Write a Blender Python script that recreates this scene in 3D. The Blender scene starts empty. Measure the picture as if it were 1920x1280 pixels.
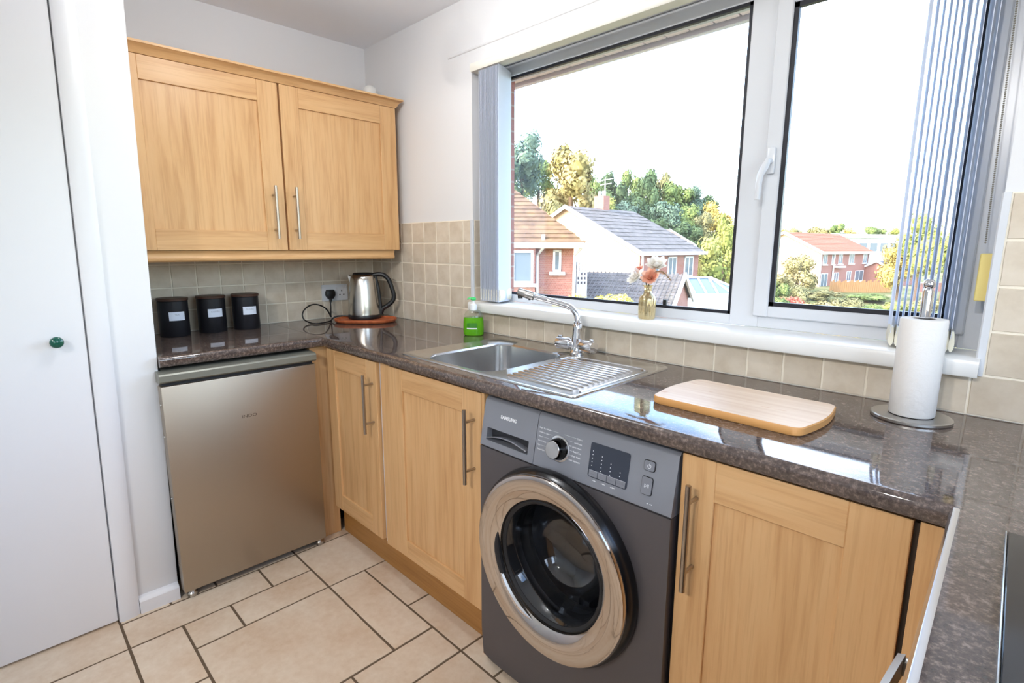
import bpy, bmesh, math, random
from mathutils import Vector, Matrix

random.seed(7)
S = bpy.context.scene
COL = S.collection
PI = math.pi

# ------------------------------------------------------------------ camera
YAW, PITCH, ROLL, FPX = 0.7863, -0.1774, 0.0031, 991.3
CAM = Vector((2.6908, -1.5749, 1.2879))
cy, sy, cp, sp = math.cos(YAW), math.sin(YAW), math.cos(PITCH), math.sin(PITCH)
fw = Vector((-sy * cp, cy * cp, sp)); rt = Vector((cy, sy, 0)); up = rt.cross(fw)
c_, s_ = math.cos(ROLL), math.sin(ROLL)
rt, up = rt * c_ + up * s_, up * c_ - rt * s_
cam_d = bpy.data.cameras.new('camera')
cam_d.sensor_width = 36.0
cam_d.lens = 36.0 * FPX / 1920.0
cam_d.clip_start = 0.02
cam_d.clip_end = 2000
cam_o = bpy.data.objects.new('camera', cam_d)
mw = Matrix((rt, up, -fw)).transposed().to_4x4()
mw.translation = CAM
cam_o.matrix_world = mw
COL.objects.link(cam_o)
S.camera = cam_o

# ------------------------------------------------------------------ sky, sun, exposure
SKY_STRENGTH = 0.62
SUN_STRENGTH = 2.6
S.view_settings.view_transform = 'Standard'
S.view_settings.look = 'None'
S.view_settings.exposure = 1.42
S.view_settings.gamma = 1.0
S.view_settings.use_curve_mapping = False
S.cycles.max_bounces = 12
S.cycles.diffuse_bounces = 6
S.cycles.transparent_max_bounces = 16
S.cycles.caustics_reflective = False
S.cycles.caustics_refractive = False
S.cycles.sample_clamp_indirect = 4.0

sun_dir = Vector((-0.352, -0.92, 0.62)).normalized()      # towards the sun
W = bpy.data.worlds.new('sky')
S.world = W
W.use_nodes = True
nt = W.node_tree
nt.nodes.clear()
wo = nt.nodes.new('ShaderNodeOutputWorld')
bg = nt.nodes.new('ShaderNodeBackground')
sky = nt.nodes.new('ShaderNodeTexSky')
sky.sky_type = 'NISHITA'
sky.sun_disc = False
sky.sun_elevation = math.asin(sun_dir.z)
sky.sun_rotation = math.atan2(sun_dir.x, sun_dir.y)
sky.air_density = 1.0
sky.dust_density = 1.5
tc = nt.nodes.new('ShaderNodeTexCoord')
nz = nt.nodes.new('ShaderNodeTexNoise')
nz.inputs['Scale'].default_value = 2.2
nz.inputs['Detail'].default_value = 6
cr = nt.nodes.new('ShaderNodeValToRGB')
cr.color_ramp.elements[0].position = 0.48
cr.color_ramp.elements[1].position = 0.72
cr.color_ramp.elements[1].color = (0.6, 0.6, 0.6, 1)
mx = nt.nodes.new('ShaderNodeMix')
mx.data_type = 'RGBA'
mx.inputs[7].default_value = (8.0, 8.2, 8.6, 1)
nt.links.new(tc.outputs['Generated'], nz.inputs['Vector'])
nt.links.new(nz.outputs['Fac'], cr.inputs['Fac'])
nt.links.new(cr.outputs['Color'], mx.inputs[0])
nt.links.new(sky.outputs['Color'], mx.inputs[6])
nt.links.new(mx.outputs[2], bg.inputs['Color'])
bg.inputs['Strength'].default_value = SKY_STRENGTH
nt.links.new(bg.outputs['Background'], wo.inputs['Surface'])

sun_l = bpy.data.lights.new('sun', 'SUN')
sun_l.energy = SUN_STRENGTH
sun_l.color = (1.0, 0.93, 0.82)
sun_l.angle = 0.01
sun_o = bpy.data.objects.new('sun', sun_l)
sun_o.rotation_euler = sun_dir.to_track_quat('Z', 'Y').to_euler()
sun_o.location = (0, -20, 30)
COL.objects.link(sun_o)


def portal(name, loc, rot, sx, sy_):
    l = bpy.data.lights.new(name, 'AREA')
    l.shape = 'RECTANGLE'
    l.size, l.size_y = sx, sy_
    l.cycles.is_portal = True
    o = bpy.data.objects.new(name, l)
    o.location = loc
    o.rotation_euler = rot
    COL.objects.link(o)


portal('window_portal', (1.74, 0.30, 1.55), (-PI / 2, 0, 0), 1.8, 1.1)
portal('added_door_portal', (3.42, -2.755, 1.08), (0, PI / 2, 0), 2.2, 1.1)
portal('added_window_portal', (3.42, -0.95, 1.55), (0, PI / 2, 0), 1.05, 1.25)


# ------------------------------------------------------------------ helpers
def lin(v):
    v /= 255.0
    return v / 12.92 if v <= 0.04045 else ((v + 0.055) / 1.055) ** 2.4


def rgb(r, g, b):
    return (lin(r), lin(g), lin(b), 1.0)


def obj_of(name, me, mat, parent=None, origin=None):
    o = bpy.data.objects.new(name, me)
    COL.objects.link(o)
    if mat is not None and len(me.materials) == 0:
        me.materials.append(mat)
    if parent is not None:
        o.parent = parent
    return o


ORG = {}


def org_of(o):
    return ORG.get(o.name, Vector((0, 0, 0)))


def fin(name, bm, mat, parent=None, base=None, smooth=35, mats=None):
    """bm holds world coordinates; the object's origin is its parent's origin or `base`."""
    org = org_of(parent) if parent is not None else Vector(base if base is not None else (0, 0, 0))
    bmesh.ops.recalc_face_normals(bm, faces=bm.faces[:])
    if smooth:
        lim = math.radians(smooth)
        for f in bm.faces:
            f.smooth = True
        for e in bm.edges:
            e.smooth = len(e.link_faces) == 2 and e.calc_face_angle(4) < lim
    bmesh.ops.translate(bm, verts=bm.verts[:], vec=-org)
    me = bpy.data.meshes.new(name)
    bm.to_mesh(me)
    bm.free()
    if mats:
        for m in mats:
            me.materials.append(m)
    else:
        me.materials.append(mat)
    o = bpy.data.objects.new(name, me)
    COL.objects.link(o)
    if parent is not None:
        o.parent = parent
    else:
        o.location = org
    ORG[o.name] = org
    return o


def tag(o, label=None, cat=None, group=None, kind=None):
    if label:
        o['label'] = label
    if cat:
        o['category'] = cat
    if group:
        o['group'] = group
    if kind:
        o['kind'] = kind
    return o


def thing(name, base, label, cat, group=None):
    o = bpy.data.objects.new(name, None)
    o.empty_display_size = 0.05
    COL.objects.link(o)
    o.location = base
    ORG[o.name] = Vector(base)
    return tag(o, label, cat, group)


def NB():
    return bmesh.new()


def lean(bm, k=0.02):
    """the cupboard front stands slightly out of plumb"""
    for v in bm.verts:
        v.co.y += k * v.co.z
    return bm


def skew(bm, k=0.026):
    """the right-hand run is not quite square to the window wall"""
    for v in bm.verts:
        if v.co.x < 3.1:
            v.co.x += k * (-0.6 - v.co.y)
    return bm


def box(bm, x0, x1, y0, y1, z0, z1, bev=0.0, seg=1, M=None, idx=0):
    vs = [bm.verts.new((x, y, z)) for x in (x0, x1) for y in (y0, y1) for z in (z0, z1)]
    F = [(0, 1, 3, 2), (4, 6, 7, 5), (0, 4, 5, 1), (2, 3, 7, 6), (0, 2, 6, 4), (1, 5, 7, 3)]
    fs = [bm.faces.new([vs[i] for i in f]) for f in F]
    for f in fs:
        f.material_index = idx
    if bev > 0:
        es = list({e for f in fs for e in f.edges})
        r = bmesh.ops.bevel(bm, geom=es, offset=bev, segments=seg, affect='EDGES', profile=0.5, clamp_overlap=True)
        vs = list({v for f in r['faces'] for v in f.verts} | {v for v in vs if v.is_valid})
        for f in r['faces']:
            f.material_index = idx
    if M is not None:
        bmesh.ops.transform(bm, matrix=M, verts=[v for v in vs if v.is_valid])
    return bm


def prism(bm, pts, axis, a0, a1, idx=0):
    """extrude a 2-D polygon along an axis; pts are the other two coordinates in xyz order"""
    def P(p, a):
        if axis == 'x':
            return (a, p[0], p[1])
        if axis == 'y':
            return (p[0], a, p[1])
        return (p[0], p[1], a)
    A = [bm.verts.new(P(p, a0)) for p in pts]
    B = [bm.verts.new(P(p, a1)) for p in pts]
    n = len(pts)
    fs = [bm.faces.new(A), bm.faces.new(B[::-1])]
    for i in range(n):
        j = (i + 1) % n
        fs.append(bm.faces.new((A[i], B[i], B[j], A[j])))
    for f in fs:
        f.material_index = idx
    return bm


def lathe(bm, prof, M, seg=32, cap0=False, cap1=False, rfun=None, idx=0):
    """revolve (r, h) around local z, then transform by M"""
    rings = []
    for r, h in prof:
        ring = []
        for k in range(seg):
            a = 2 * PI * k / seg
            rr = r * (rfun(a, h) if rfun else 1)
            ring.append(bm.verts.new(M @ Vector((rr * math.cos(a), rr * math.sin(a), h))))
        rings.append(ring)
    for A, B in zip(rings, rings[1:]):
        for k in range(seg):
            j = (k + 1) % seg
            bm.faces.new((A[k], A[j], B[j], B[k])).material_index = idx
    if cap0:
        bm.faces.new(rings[0]).material_index = idx
    if cap1:
        bm.faces.new(rings[-1]).material_index = idx
    return bm


def T(x, y, z):
    return Matrix.Translation((x, y, z))


RX, RY, RZ = (lambda a, ax=ax: Matrix.Rotation(a, 4, ax) for ax in 'XYZ')


def along(p, d):
    """matrix with local z along d at p"""
    return T(*p) @ Vector(d).normalized().to_track_quat('Z', 'Y').to_matrix().to_4x4()


def catmull(pts, n=6):
    P = [Vector(p) for p in pts]
    P = [P[0] * 2 - P[1]] + P + [P[-1] * 2 - P[-2]]
    out = []
    for i in range(1, len(P) - 2):
        for k in range(n):
            t = k / n
            a, b, c, d = P[i - 1], P[i], P[i + 1], P[i + 2]
            out.append(0.5 * (2 * b + (c - a) * t + (2 * a - 5 * b + 4 * c - d) * t * t + (3 * b - 3 * c + d - a) * t ** 3))
    out.append(P[-2])
    return out


def tube(bm, pts, r, seg=10, cap=True, sx=1.0):
    pts = [Vector(p) for p in pts]
    rings = []
    prev = None
    for i, p in enumerate(pts):
        d = (pts[min(i + 1, len(pts) - 1)] - pts[max(i - 1, 0)]).normalized()
        if prev is None:
            n = d.orthogonal().normalized()
        else:
            n = (prev - d * prev.dot(d)).normalized()
        prev = n
        b = d.cross(n)
        rr = r[i] if isinstance(r, (list, tuple)) else r
        rings.append([bm.verts.new(p + (n * math.cos(2 * PI * k / seg) * sx + b * math.sin(2 * PI * k / seg)) * rr) for k in range(seg)])
    for A, B in zip(rings, rings[1:]):
        for k in range(seg):
            j = (k + 1) % seg
            bm.faces.new((A[k], A[j], B[j], B[k]))
    if cap:
        bm.faces.new(rings[0])
        bm.faces.new(rings[-1])
    return bm


def ball(bm, c, r, u=16, v=10, sc=(1, 1, 1)):
    bmesh.ops.create_uvsphere(bm, u_segments=u, v_segments=v, radius=1.0,
                              matrix=T(*c) @ Matrix.Diagonal((r * sc[0], r * sc[1], r * sc[2], 1)))
    return bm


def rrect(w, h, r, n=5):
    """rounded rectangle outline centred on the origin, counter-clockwise"""
    out = []
    for cx, cy_, a0 in ((w / 2 - r, h / 2 - r, 0), (-w / 2 + r, h / 2 - r, PI / 2), (-w / 2 + r, -h / 2 + r, PI), (w / 2 - r, -h / 2 + r, 1.5 * PI)):
        for k in range(n + 1):
            a = a0 + PI / 2 * k / n
            out.append((cx + r * math.cos(a), cy_ + r * math.sin(a)))
    return out


def text_bm(bm, body, size, M, depth=0.0004, align='LEFT', squeeze=1.0, bold=0.0):
    cu = bpy.data.curves.new('lettering', 'FONT')
    cu.body = body
    cu.size = size
    cu.extrude = depth
    cu.offset = bold
    cu.align_x = align
    cu.resolution_u = 2
    o = bpy.data.objects.new('lettering_source', cu)
    COL.objects.link(o)
    bpy.context.view_layer.update()
    dg = bpy.context.evaluated_depsgraph_get()
    me = bpy.data.meshes.new_from_object(o.evaluated_get(dg))
    n0 = len(bm.verts)
    bm.from_mesh(me)
    bm.verts.ensure_lookup_table()
    bmesh.ops.transform(bm, matrix=M @ Matrix.Diagonal((squeeze, 1, 1, 1)), verts=bm.verts[n0:])
    bpy.data.objects.remove(o)
    bpy.data.curves.remove(cu)
    bpy.data.meshes.remove(me)
    return bm


# ------------------------------------------------------------------ materials
def mat(name, col, rough=0.5, metal=0.0, spec=0.5, coat=0.0, coat_rough=0.05, trans=0.0, ior=1.45, emit=None, estr=1.0, aniso=0.0):
    m = bpy.data.materials.new(name)
    m.use_nodes = True
    b = m.node_tree.nodes['Principled BSDF']
    b.inputs['Base Color'].default_value = col
    b.inputs['Roughness'].default_value = rough
    b.inputs['Metallic'].default_value = metal
    b.inputs['Specular IOR Level'].default_value = spec
    b.inputs['Coat Weight'].default_value = coat
    b.inputs['Coat Roughness'].default_value = coat_rough
    b.inputs['Transmission Weight'].default_value = trans
    b.inputs['IOR'].default_value = ior
    b.inputs['Anisotropic'].default_value = aniso
    if emit:
        b.inputs['Emission Color'].default_value = emit
        b.inputs['Emission Strength'].default_value = estr
    return m


def node(m, t, **kw):
    n = m.node_tree.nodes.new(t)
    for k, v in kw.items():
        setattr(n, k, v)
    return n


def link(m, a, b):
    m.node_tree.links.new(a, b)


def coords(m, scale=(1, 1, 1), rnd=True, kind='Object', rot=(0, 0, 0)):
    t = node(m, 'ShaderNodeTexCoord')
    mp = node(m, 'ShaderNodeMapping')
    mp.inputs['Scale'].default_value = scale
    mp.inputs['Rotation'].default_value = rot
    link(m, t.outputs[kind], mp.inputs['Vector'])
    if rnd:
        oi = node(m, 'ShaderNodeObjectInfo')
        mu = node(m, 'ShaderNodeMath', operation='MULTIPLY')
        mu.inputs[1].default_value = 37.0
        link(m, oi.outputs['Random'], mu.inputs[0])
        link(m, mu.outputs[0], mp.inputs['Location'])
    return mp.outputs['Vector']


def noise(m, vec, scale, detail=4, rough=0.5, dist=0.0):
    n = node(m, 'ShaderNodeTexNoise')
    n.inputs['Scale'].default_value = scale
    n.inputs['Detail'].default_value = detail
    n.inputs['Roughness'].default_value = rough
    n.inputs['Distortion'].default_value = dist
    if vec is not None:
        link(m, vec, n.inputs['Vector'])
    return n.outputs['Fac']


def ramp(m, fac, stops):
    r = node(m, 'ShaderNodeValToRGB')
    e = r.color_ramp.elements
    while len(e) < len(stops):
        e.new(0.5)
    for el, (p, c) in zip(e, stops):
        el.position = p
        el.color = c
    link(m, fac, r.inputs['Fac'])
    return r.outputs['Color']


def mixc(m, fac, a, b, mode='MIX'):
    x = node(m, 'ShaderNodeMix', data_type='RGBA', blend_type=mode)
    if hasattr(fac, 'node'):
        link(m, fac, x.inputs[0])
    else:
        x.inputs[0].default_value = fac
    for s, i in ((a, 6), (b, 7)):
        if hasattr(s, 'node'):
            link(m, s, x.inputs[i])
        else:
            x.inputs[i].default_value = s
    return x.outputs[2]


def setc(m, c):
    link(m, c, m.node_tree.nodes['Principled BSDF'].inputs['Base Color'])


def bump(m, h, strength=0.2, dist=0.002):
    b = node(m, 'ShaderNodeBump')
    b.inputs['Strength'].default_value = strength
    b.inputs['Distance'].default_value = dist
    link(m, h, b.inputs['Height'])
    link(m, b.outputs['Normal'], m.node_tree.nodes['Principled BSDF'].inputs['Normal'])


def oak(name, sc, light=(214, 174, 126), dark=(194, 149, 100)):
    m = mat(name, rgb(200, 155, 100), 0.38, spec=0.4)
    v = coords(m, sc)
    g = noise(m, v, 3.0, 5, 0.55, 0.6)
    c1 = ramp(m, g, [(0.3, rgb(*dark)), (0.5, rgb((light[0] + dark[0]) // 2 + 6, (light[1] + dark[1]) // 2 + 6, (light[2] + dark[2]) // 2 + 5)), (0.72, rgb(*light))])
    v2 = coords(m, tuple(s * 7 if s > 5 else s * 2.5 for s in sc))
    p = noise(m, v2, 2.0, 3, 0.6)
    c2 = ramp(m, p, [(0.34, (0.80, 0.74, 0.66, 1)), (0.5, (1, 1, 1, 1))])
    setc(m, mixc(m, 0.5, c1, c2, 'MULTIPLY'))
    bump(m, p, 0.12, 0.0006)
    return m


M_OAKZ = oak('oak_upright_grain', (9, 9, 0.8))
M_OAKX = oak('oak_grain_along_x', (0.8, 9, 9))
M_OAKY = oak('oak_grain_along_y', (9, 0.8, 9))
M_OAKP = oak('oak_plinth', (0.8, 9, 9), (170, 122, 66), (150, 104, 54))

M_WALL = mat('white_emulsion', rgb(224, 224, 225), 0.75, spec=0.2)
bump(M_WALL, noise(M_WALL, coords(M_WALL, rnd=False), 60, 3), 0.05, 0.001)
M_CEIL = mat('ceiling_emulsion', rgb(238, 240, 245), 0.85, spec=0.2)
M_GLOSSW = mat('white_gloss_paint', rgb(222, 222, 225), 0.32, spec=0.5)
M_UPVC = mat('white_upvc', rgb(210, 213, 218), 0.25, spec=0.5)
M_SILL = mat('white_sill_upvc', rgb(228, 228, 226), 0.25, spec=0.5)
M_CREAM = mat('cream_plastic', rgb(232, 229, 218), 0.4)
M_GASKET = mat('black_gasket', rgb(28, 29, 38), 0.45)
M_BLACK = mat('black_plastic', rgb(22, 22, 24), 0.35)
M_DARKGAP = mat('dark_carcass', rgb(60, 48, 38), 0.7)

# wall tiles and grout
M_TILE = mat('beige_wall_tile', rgb(212, 199, 180), 0.28, spec=0.45)
_v = coords(M_TILE)
_n = noise(M_TILE, _v, 14, 5, 0.6)
_c = ramp(M_TILE, _n, [(0.3, rgb(200, 186, 166)), (0.55, rgb(214, 202, 184)), (0.75, rgb(220, 209, 193))])
_oi = node(M_TILE, 'ShaderNodeObjectInfo')
_r = ramp(M_TILE, _oi.outputs['Random'], [(0, (0.90, 0.89, 0.87, 1)), (1, (1.0, 1.0, 1.0, 1))])
setc(M_TILE, mixc(M_TILE, 1.0, _c, _r, 'MULTIPLY'))
bump(M_TILE, _n, 0.12, 0.002)
M_GROUT = mat('pale_wall_grout', rgb(236, 228, 212), 0.8, spec=0.2)

M_FTILE = mat('sandstone_floor_tile', rgb(214, 196, 172), 0.36, spec=0.4)
_v = coords(M_FTILE)
_n = noise(M_FTILE, _v, 5, 6, 0.6)
_n2 = noise(M_FTILE, _v, 45, 4, 0.6)
_c = ramp(M_FTILE, _n, [(0.28, rgb(196, 166, 134)), (0.5, rgb(214, 194, 170)), (0.72, rgb(224, 210, 190))])
_c = mixc(M_FTILE, 0.35, _c, ramp(M_FTILE, _n2, [(0.3, rgb(206, 184, 160)), (0.7, rgb(232, 220, 204))]), 'MIX')
_oi = node(M_FTILE, 'ShaderNodeObjectInfo')
_r = ramp(M_FTILE, _oi.outputs['Random'], [(0, (0.93, 0.91, 0.89, 1)), (1, (1.0, 1.0, 1.0, 1))])
setc(M_FTILE, mixc(M_FTILE, 1.0, _c, _r, 'MULTIPLY'))
bump(M_FTILE, _n, 0.25, 0.004)
M_FGROUT = mat('brown_floor_grout', rgb(104, 88, 72), 0.9, spec=0.1)

# laminate worktop
M_TOP = mat('mottled_brown_laminate', rgb(96, 82, 76), 0.05, spec=0.85)
_v = coords(M_TOP, rnd=False)
_n = noise(M_TOP, _v, 9, 6, 0.65, 0.4)
_n2 = noise(M_TOP, _v, 120, 4, 0.72)
_c1 = ramp(M_TOP, _n, [(0.32, rgb(60, 50, 47)), (0.5, rgb(84, 72, 66)), (0.7, rgb(108, 92, 84))])
_c2 = ramp(M_TOP, _n2, [(0.36, rgb(46, 39, 37)), (0.52, rgb(88, 76, 71)), (0.66, rgb(150, 132, 121))])
setc(M_TOP, mixc(M_TOP, 0.58, _c1, _c2, 'MIX'))

# metals
M_CHROME = mat('chrome', rgb(225, 225, 228), 0.06, 1.0)
M_STEEL = mat('brushed_steel', rgb(190, 188, 184), 0.28, 1.0)
M_SINK = mat('satin_sink_steel', rgb(200, 198, 196), 0.2, 1.0)
M_HANDLE = mat('brushed_nickel_handle', rgb(176, 166, 154), 0.3, 1.0)
M_ALU = mat('aluminium_strip', rgb(222, 226, 236), 0.22, 1.0)
M_FRIDGE = mat('brushed_steel_door', rgb(178, 167, 152), 0.44, 1.0)
_v = coords(M_FRIDGE, (260, 260, 2), rnd=False)
_n = noise(M_FRIDGE, _v, 3, 2)
bump(M_FRIDGE, _n, 0.06, 0.0004)
M_FRCAP = mat('grey_green_metallic_plastic', rgb(126, 126, 116), 0.35, 0.3)
M_WM = mat('graphite_enamel', rgb(92, 88, 90), 0.36, 0.35)
M_WMF = mat('graphite_fascia', rgb(136, 138, 145), 0.34, 0.35)
M_WMD = mat('graphite_dark', rgb(60, 60, 64), 0.4, 0.3)
M_PRINT = mat('white_print', rgb(235, 236, 240), 0.5)
M_GREYPRINT = mat('grey_print', rgb(120, 122, 130), 0.5)
M_BLUEPRINT = mat('blue_print', rgb(90, 130, 160), 0.5)
M_DISP = mat('display_glass', rgb(52, 57, 68), 0.15, spec=0.6)
M_HOB = mat('black_ceramic_glass', rgb(34, 34, 37), 0.1, spec=0.6)
M_RUBBER = mat('dark_rubber', rgb(30, 31, 34), 0.5)
M_DRUM = mat('drum_steel', rgb(160, 163, 170), 0.28, 1.0)

# glass
def glass_mat(name, tint=(1, 1, 1, 1), base=0.0, fres=1.5, rough=0.0):
    m = bpy.data.materials.new(name)
    m.use_nodes = True
    t = m.node_tree
    t.nodes.clear()
    out = t.nodes.new('ShaderNodeOutputMaterial')
    tr = t.nodes.new('ShaderNodeBsdfTransparent')
    tr.inputs['Color'].default_value = tint
    gl = t.nodes.new('ShaderNodeBsdfGlossy')
    gl.inputs['Roughness'].default_value = rough
    fr = t.nodes.new('ShaderNodeFresnel')
    ge = t.nodes.new('ShaderNodeNewGeometry')
    mr = t.nodes.new('ShaderNodeMapRange')
    mr.inputs['To Min'].default_value = fres
    mr.inputs['To Max'].default_value = 1.0 / fres
    t.links.new(ge.outputs['Backfacing'], mr.inputs['Value'])
    t.links.new(mr.outputs['Result'], fr.inputs['IOR'])
    ms = t.nodes.new('ShaderNodeMixShader')
    if base:
        ad = t.nodes.new('ShaderNodeMath')
        ad.operation = 'ADD'
        ad.use_clamp = True
        ad.inputs[1].default_value = base
        t.links.new(fr.outputs[0], ad.inputs[0])
        t.links.new(ad.outputs[0], ms.inputs[0])
    else:
        t.links.new(fr.outputs[0], ms.inputs[0])
    t.links.new(tr.outputs[0], ms.inputs[1])
    t.links.new(gl.outputs[0], ms.inputs[2])
    t.links.new(ms.outputs[0], out.inputs['Surface'])
    return m


M_PANE = glass_mat('window_glass', (0.97, 0.98, 0.98, 1), 0.02)
M_WMGLASS = glass_mat('dark_door_glass', (0.80, 0.82, 0.86, 1), 0.06)
M_CLEARP = glass_mat('clear_plastic', (0.93, 0.96, 0.94, 1), 0.03)

M_VANE = bpy.data.materials.new('white_blind_fabric')
M_VANE.use_nodes = True
_b = M_VANE.node_tree.nodes['Principled BSDF']
_b.inputs['Base Color'].default_value = rgb(236, 240, 248)
_b.inputs['Roughness'].default_value = 0.7
_tl = node(M_VANE, 'ShaderNodeBsdfTranslucent')
_tl.inputs['Color'].default_value = rgb(236, 240, 248)
_ms = node(M_VANE, 'ShaderNodeMixShader')
_ms.inputs[0].default_value = 0.5
link(M_VANE, _b.outputs[0], _ms.inputs[1])
link(M_VANE, _tl.outputs[0], _ms.inputs[2])
link(M_VANE, _ms.outputs[0], M_VANE.node_tree.nodes['Material Output'].inputs['Surface'])

# ------------------------------------------------------------------ room shell
H = 2.31           # ceiling height
WT = 1.405         # top of the wall tiles
TOP = 0.91         # worktop height
XR = 3.25          # right wall
YB = -3.30         # wall behind the camera
OX0, OX1, OZ0, OZ1 = 0.865, 2.607, 1.003, 2.047      # window opening

bm = NB()
box(bm, -0.10, XR + 0.15, YB - 0.15, 0.10, -0.14, -0.0016)
floor = tag(fin('floor', bm, M_FGROUT, base=(1.5, -1.5, -0.006)), kind='structure')

# floor tiles: a module of about 0.1525 m, laid in mixed sizes as the photograph shows
MX = lambda i: 0.593 + 0.1525 * i
MY = lambda j: -0.6235 - 0.1518 * j
seen = [(0, -2, 2, 3), (0, 1, 1, 1), (0, 2, 1, 3), (1, 1, 1, 2), (1, 3, 1, 1), (2, 1, 3, 3), (2, 0, 3, 1), (2, -1, 2, 1),
        (4, -1, 2, 1), (6, -1, 1, 1), (7, -1, 2, 1), (5, 0, 1, 2), (6, 0, 3, 3), (1, 4, 2, 1), (3, 4, 3, 2), (5, 2, 1, 2),
        (-1, 5, 2, 3), (1, 5, 2, 2), (-1, -2, 1, 3), (2, -2, 3, 1)]
seen[0] = (0, -1, 2, 2)
NI, NJ0, NJ1 = 14, -2, 18
occ = set()
tiles = []


def put(i, j, w, h):
    cells = [(a, b) for a in range(i, i + w) for b in range(j, j + h)]
    if any(c in occ for c in cells):
        return False
    occ.update(cells)
    tiles.append((i, j, w, h))
    return True


for t in seen:
    put(*t)
rr = random.Random(3)
for j in range(NJ0, NJ1):
    for i in range(-1, NI):
        if (i, j) in occ:
            continue
        opts = [(3, 3), (2, 3), (3, 2), (2, 2), (2, 1), (1, 2), (1, 1)]
        rr.shuffle(opts)
        for w, h in opts + [(1, 1)]:
            if i + w <= NI and j + h <= NJ1 and put(i, j, w, h):
                break
tile_cache = {}


def slab(w, h, t, ins, seed):
    """one tile lying in xy, top at z = t, edges a little uneven"""
    r = random.Random(seed)
    b = bmesh.new()
    n = 4
    lo, hi = [], []
    cs = [(-w / 2, -h / 2), (w / 2, -h / 2), (w / 2, h / 2), (-w / 2, h / 2)]
    for k in range(4):
        a, c = cs[k], cs[(k + 1) % 4]
        for q in range(n):
            f = q / n
            x, y = a[0] + (c[0] - a[0]) * f, a[1] + (c[1] - a[1]) * f
            jx, jy = r.uniform(-1, 1) * ins * 0.35, r.uniform(-1, 1) * ins * 0.35
            sx_ = (x / (w / 2)) * ins
            sy__ = (y / (h / 2)) * ins
            lo.append(b.verts.new((x + jx, y + jy, 0)))
            hi.append(b.verts.new((x - sx_ + jx, y - sy__ + jy, t)))
    N = len(lo)
    b.faces.new(hi)
    for k in range(N):
        b.faces.new((lo[k], lo[(k + 1) % N], hi[(k + 1) % N], hi[k]))
    me = bpy.data.meshes.new('tile')
    b.to_mesh(me)
    b.free()
    return me


for i, j, w, h in tiles:
    key = (w, h, (i + 2 * j) % 2)
    if key not in tile_cache:
        me = slab(w * 0.1525 - 0.0065, h * 0.1518 - 0.0065, 0.006, 0.0012, hash(key) % 1000)
        me.materials.append(M_FTILE)
        tile_cache[key] = me
    o = bpy.data.objects.new('tile', tile_cache[key])
    COL.objects.link(o)
    o.parent = floor
    o.location = Vector((MX(i) + w * 0.1525 / 2, MY(j) - h * 0.1518 / 2, -0.006)) - org_of(floor)

bm = NB()
box(bm, -0.10, XR + 0.15, YB - 0.15, 0.28, H, H + 0.1)
tag(fin('ceiling', bm, M_CEIL), kind='structure')

# window wall: plaster leaf and outer brick leaf round the opening
bm = NB()
for (a, b, c, d) in ((-0.10, OX0, 0, H), (OX1, XR + 0.15, 0, H), (OX0, OX1, 0, OZ0), (OX0, OX1, OZ1, H)):
    box(bm, a, b, 0.0, 0.16, c, d)
wall_back = tag(fin('wall_back', bm, M_WALL), kind='structure')

M_BRICK = mat('red_brick', rgb(176, 104, 84), 0.85, spec=0.2)
_v = coords(M_BRICK, rnd=False)
_bt = node(M_BRICK, 'ShaderNodeTexBrick')
_bt.inputs['Color1'].default_value = rgb(156, 104, 92)
_bt.inputs['Color2'].default_value = rgb(140, 90, 80)
_bt.inputs['Mortar'].default_value = rgb(160, 142, 132)
_bt.inputs['Scale'].default_value = 4.4
_bt.inputs['Mortar Size'].default_value = 0.018
_cx = node(M_BRICK, 'ShaderNodeSeparateXYZ')
_cb = node(M_BRICK, 'ShaderNodeCombineXYZ')
_ad = node(M_BRICK, 'ShaderNodeMath', operation='ADD')
link(M_BRICK, _v, _cx.inputs[0])
link(M_BRICK, _cx.outputs[0], _ad.inputs[0])
link(M_BRICK, _cx.outputs[1], _ad.inputs[1])
link(M_BRICK, _ad.outputs[0], _cb.inputs[0])
link(M_BRICK, _cx.outputs[2], _cb.inputs[1])
link(M_BRICK, _cb.outputs[0], _bt.inputs['Vector'])
setc(M_BRICK, _bt.outputs['Color'])

bm = NB()
for (a, b, c, d) in ((-0.40, 0.845, -3.2, 2.14), (2.63, XR + 0.45, -3.2, 2.14), (0.845, 2.63, -3.2, 1.0), (0.845, 2.63, 2.05, 2.14)):
    box(bm, a, b, 0.18, 0.28, c, d)
tag(fin('wall_outer_leaf', bm, M_BRICK), kind='structure')

bm = NB()
box(bm, -0.10, 0.0, YB - 0.15, 0.0, 0, H)
wall_left = tag(fin('wall_left', bm, M_WALL), kind='structure')
bm = NB()
box(bm, 0.0, 0.555, YB, -1.197, 0, H, 0.004, 2)
tag(fin('wall_cupboard', lean(bm), M_WALL), kind='structure')
bm = NB()
box(bm, -0.10, XR + 0.15, YB - 0.15, YB, 0, H)
tag(fin('wall_front', bm, M_WALL), kind='structure')
bm = NB()        # right wall with openings for the added glazed door and window
for (a, b, c, d) in ((-2.26, -1.55, 0, H), (-0.35, 0.0, 0, H), (-1.55, -0.35, 0, 1.06), (-1.55, -0.35, 2.04, H), (YB, -3.25, 0, H), (-3.25, -2.26, 2.12, H)):
    box(bm, XR, XR + 0.15, a, b, c, d)
tag(fin('wall_right', bm, M_WALL), kind='structure')

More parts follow.
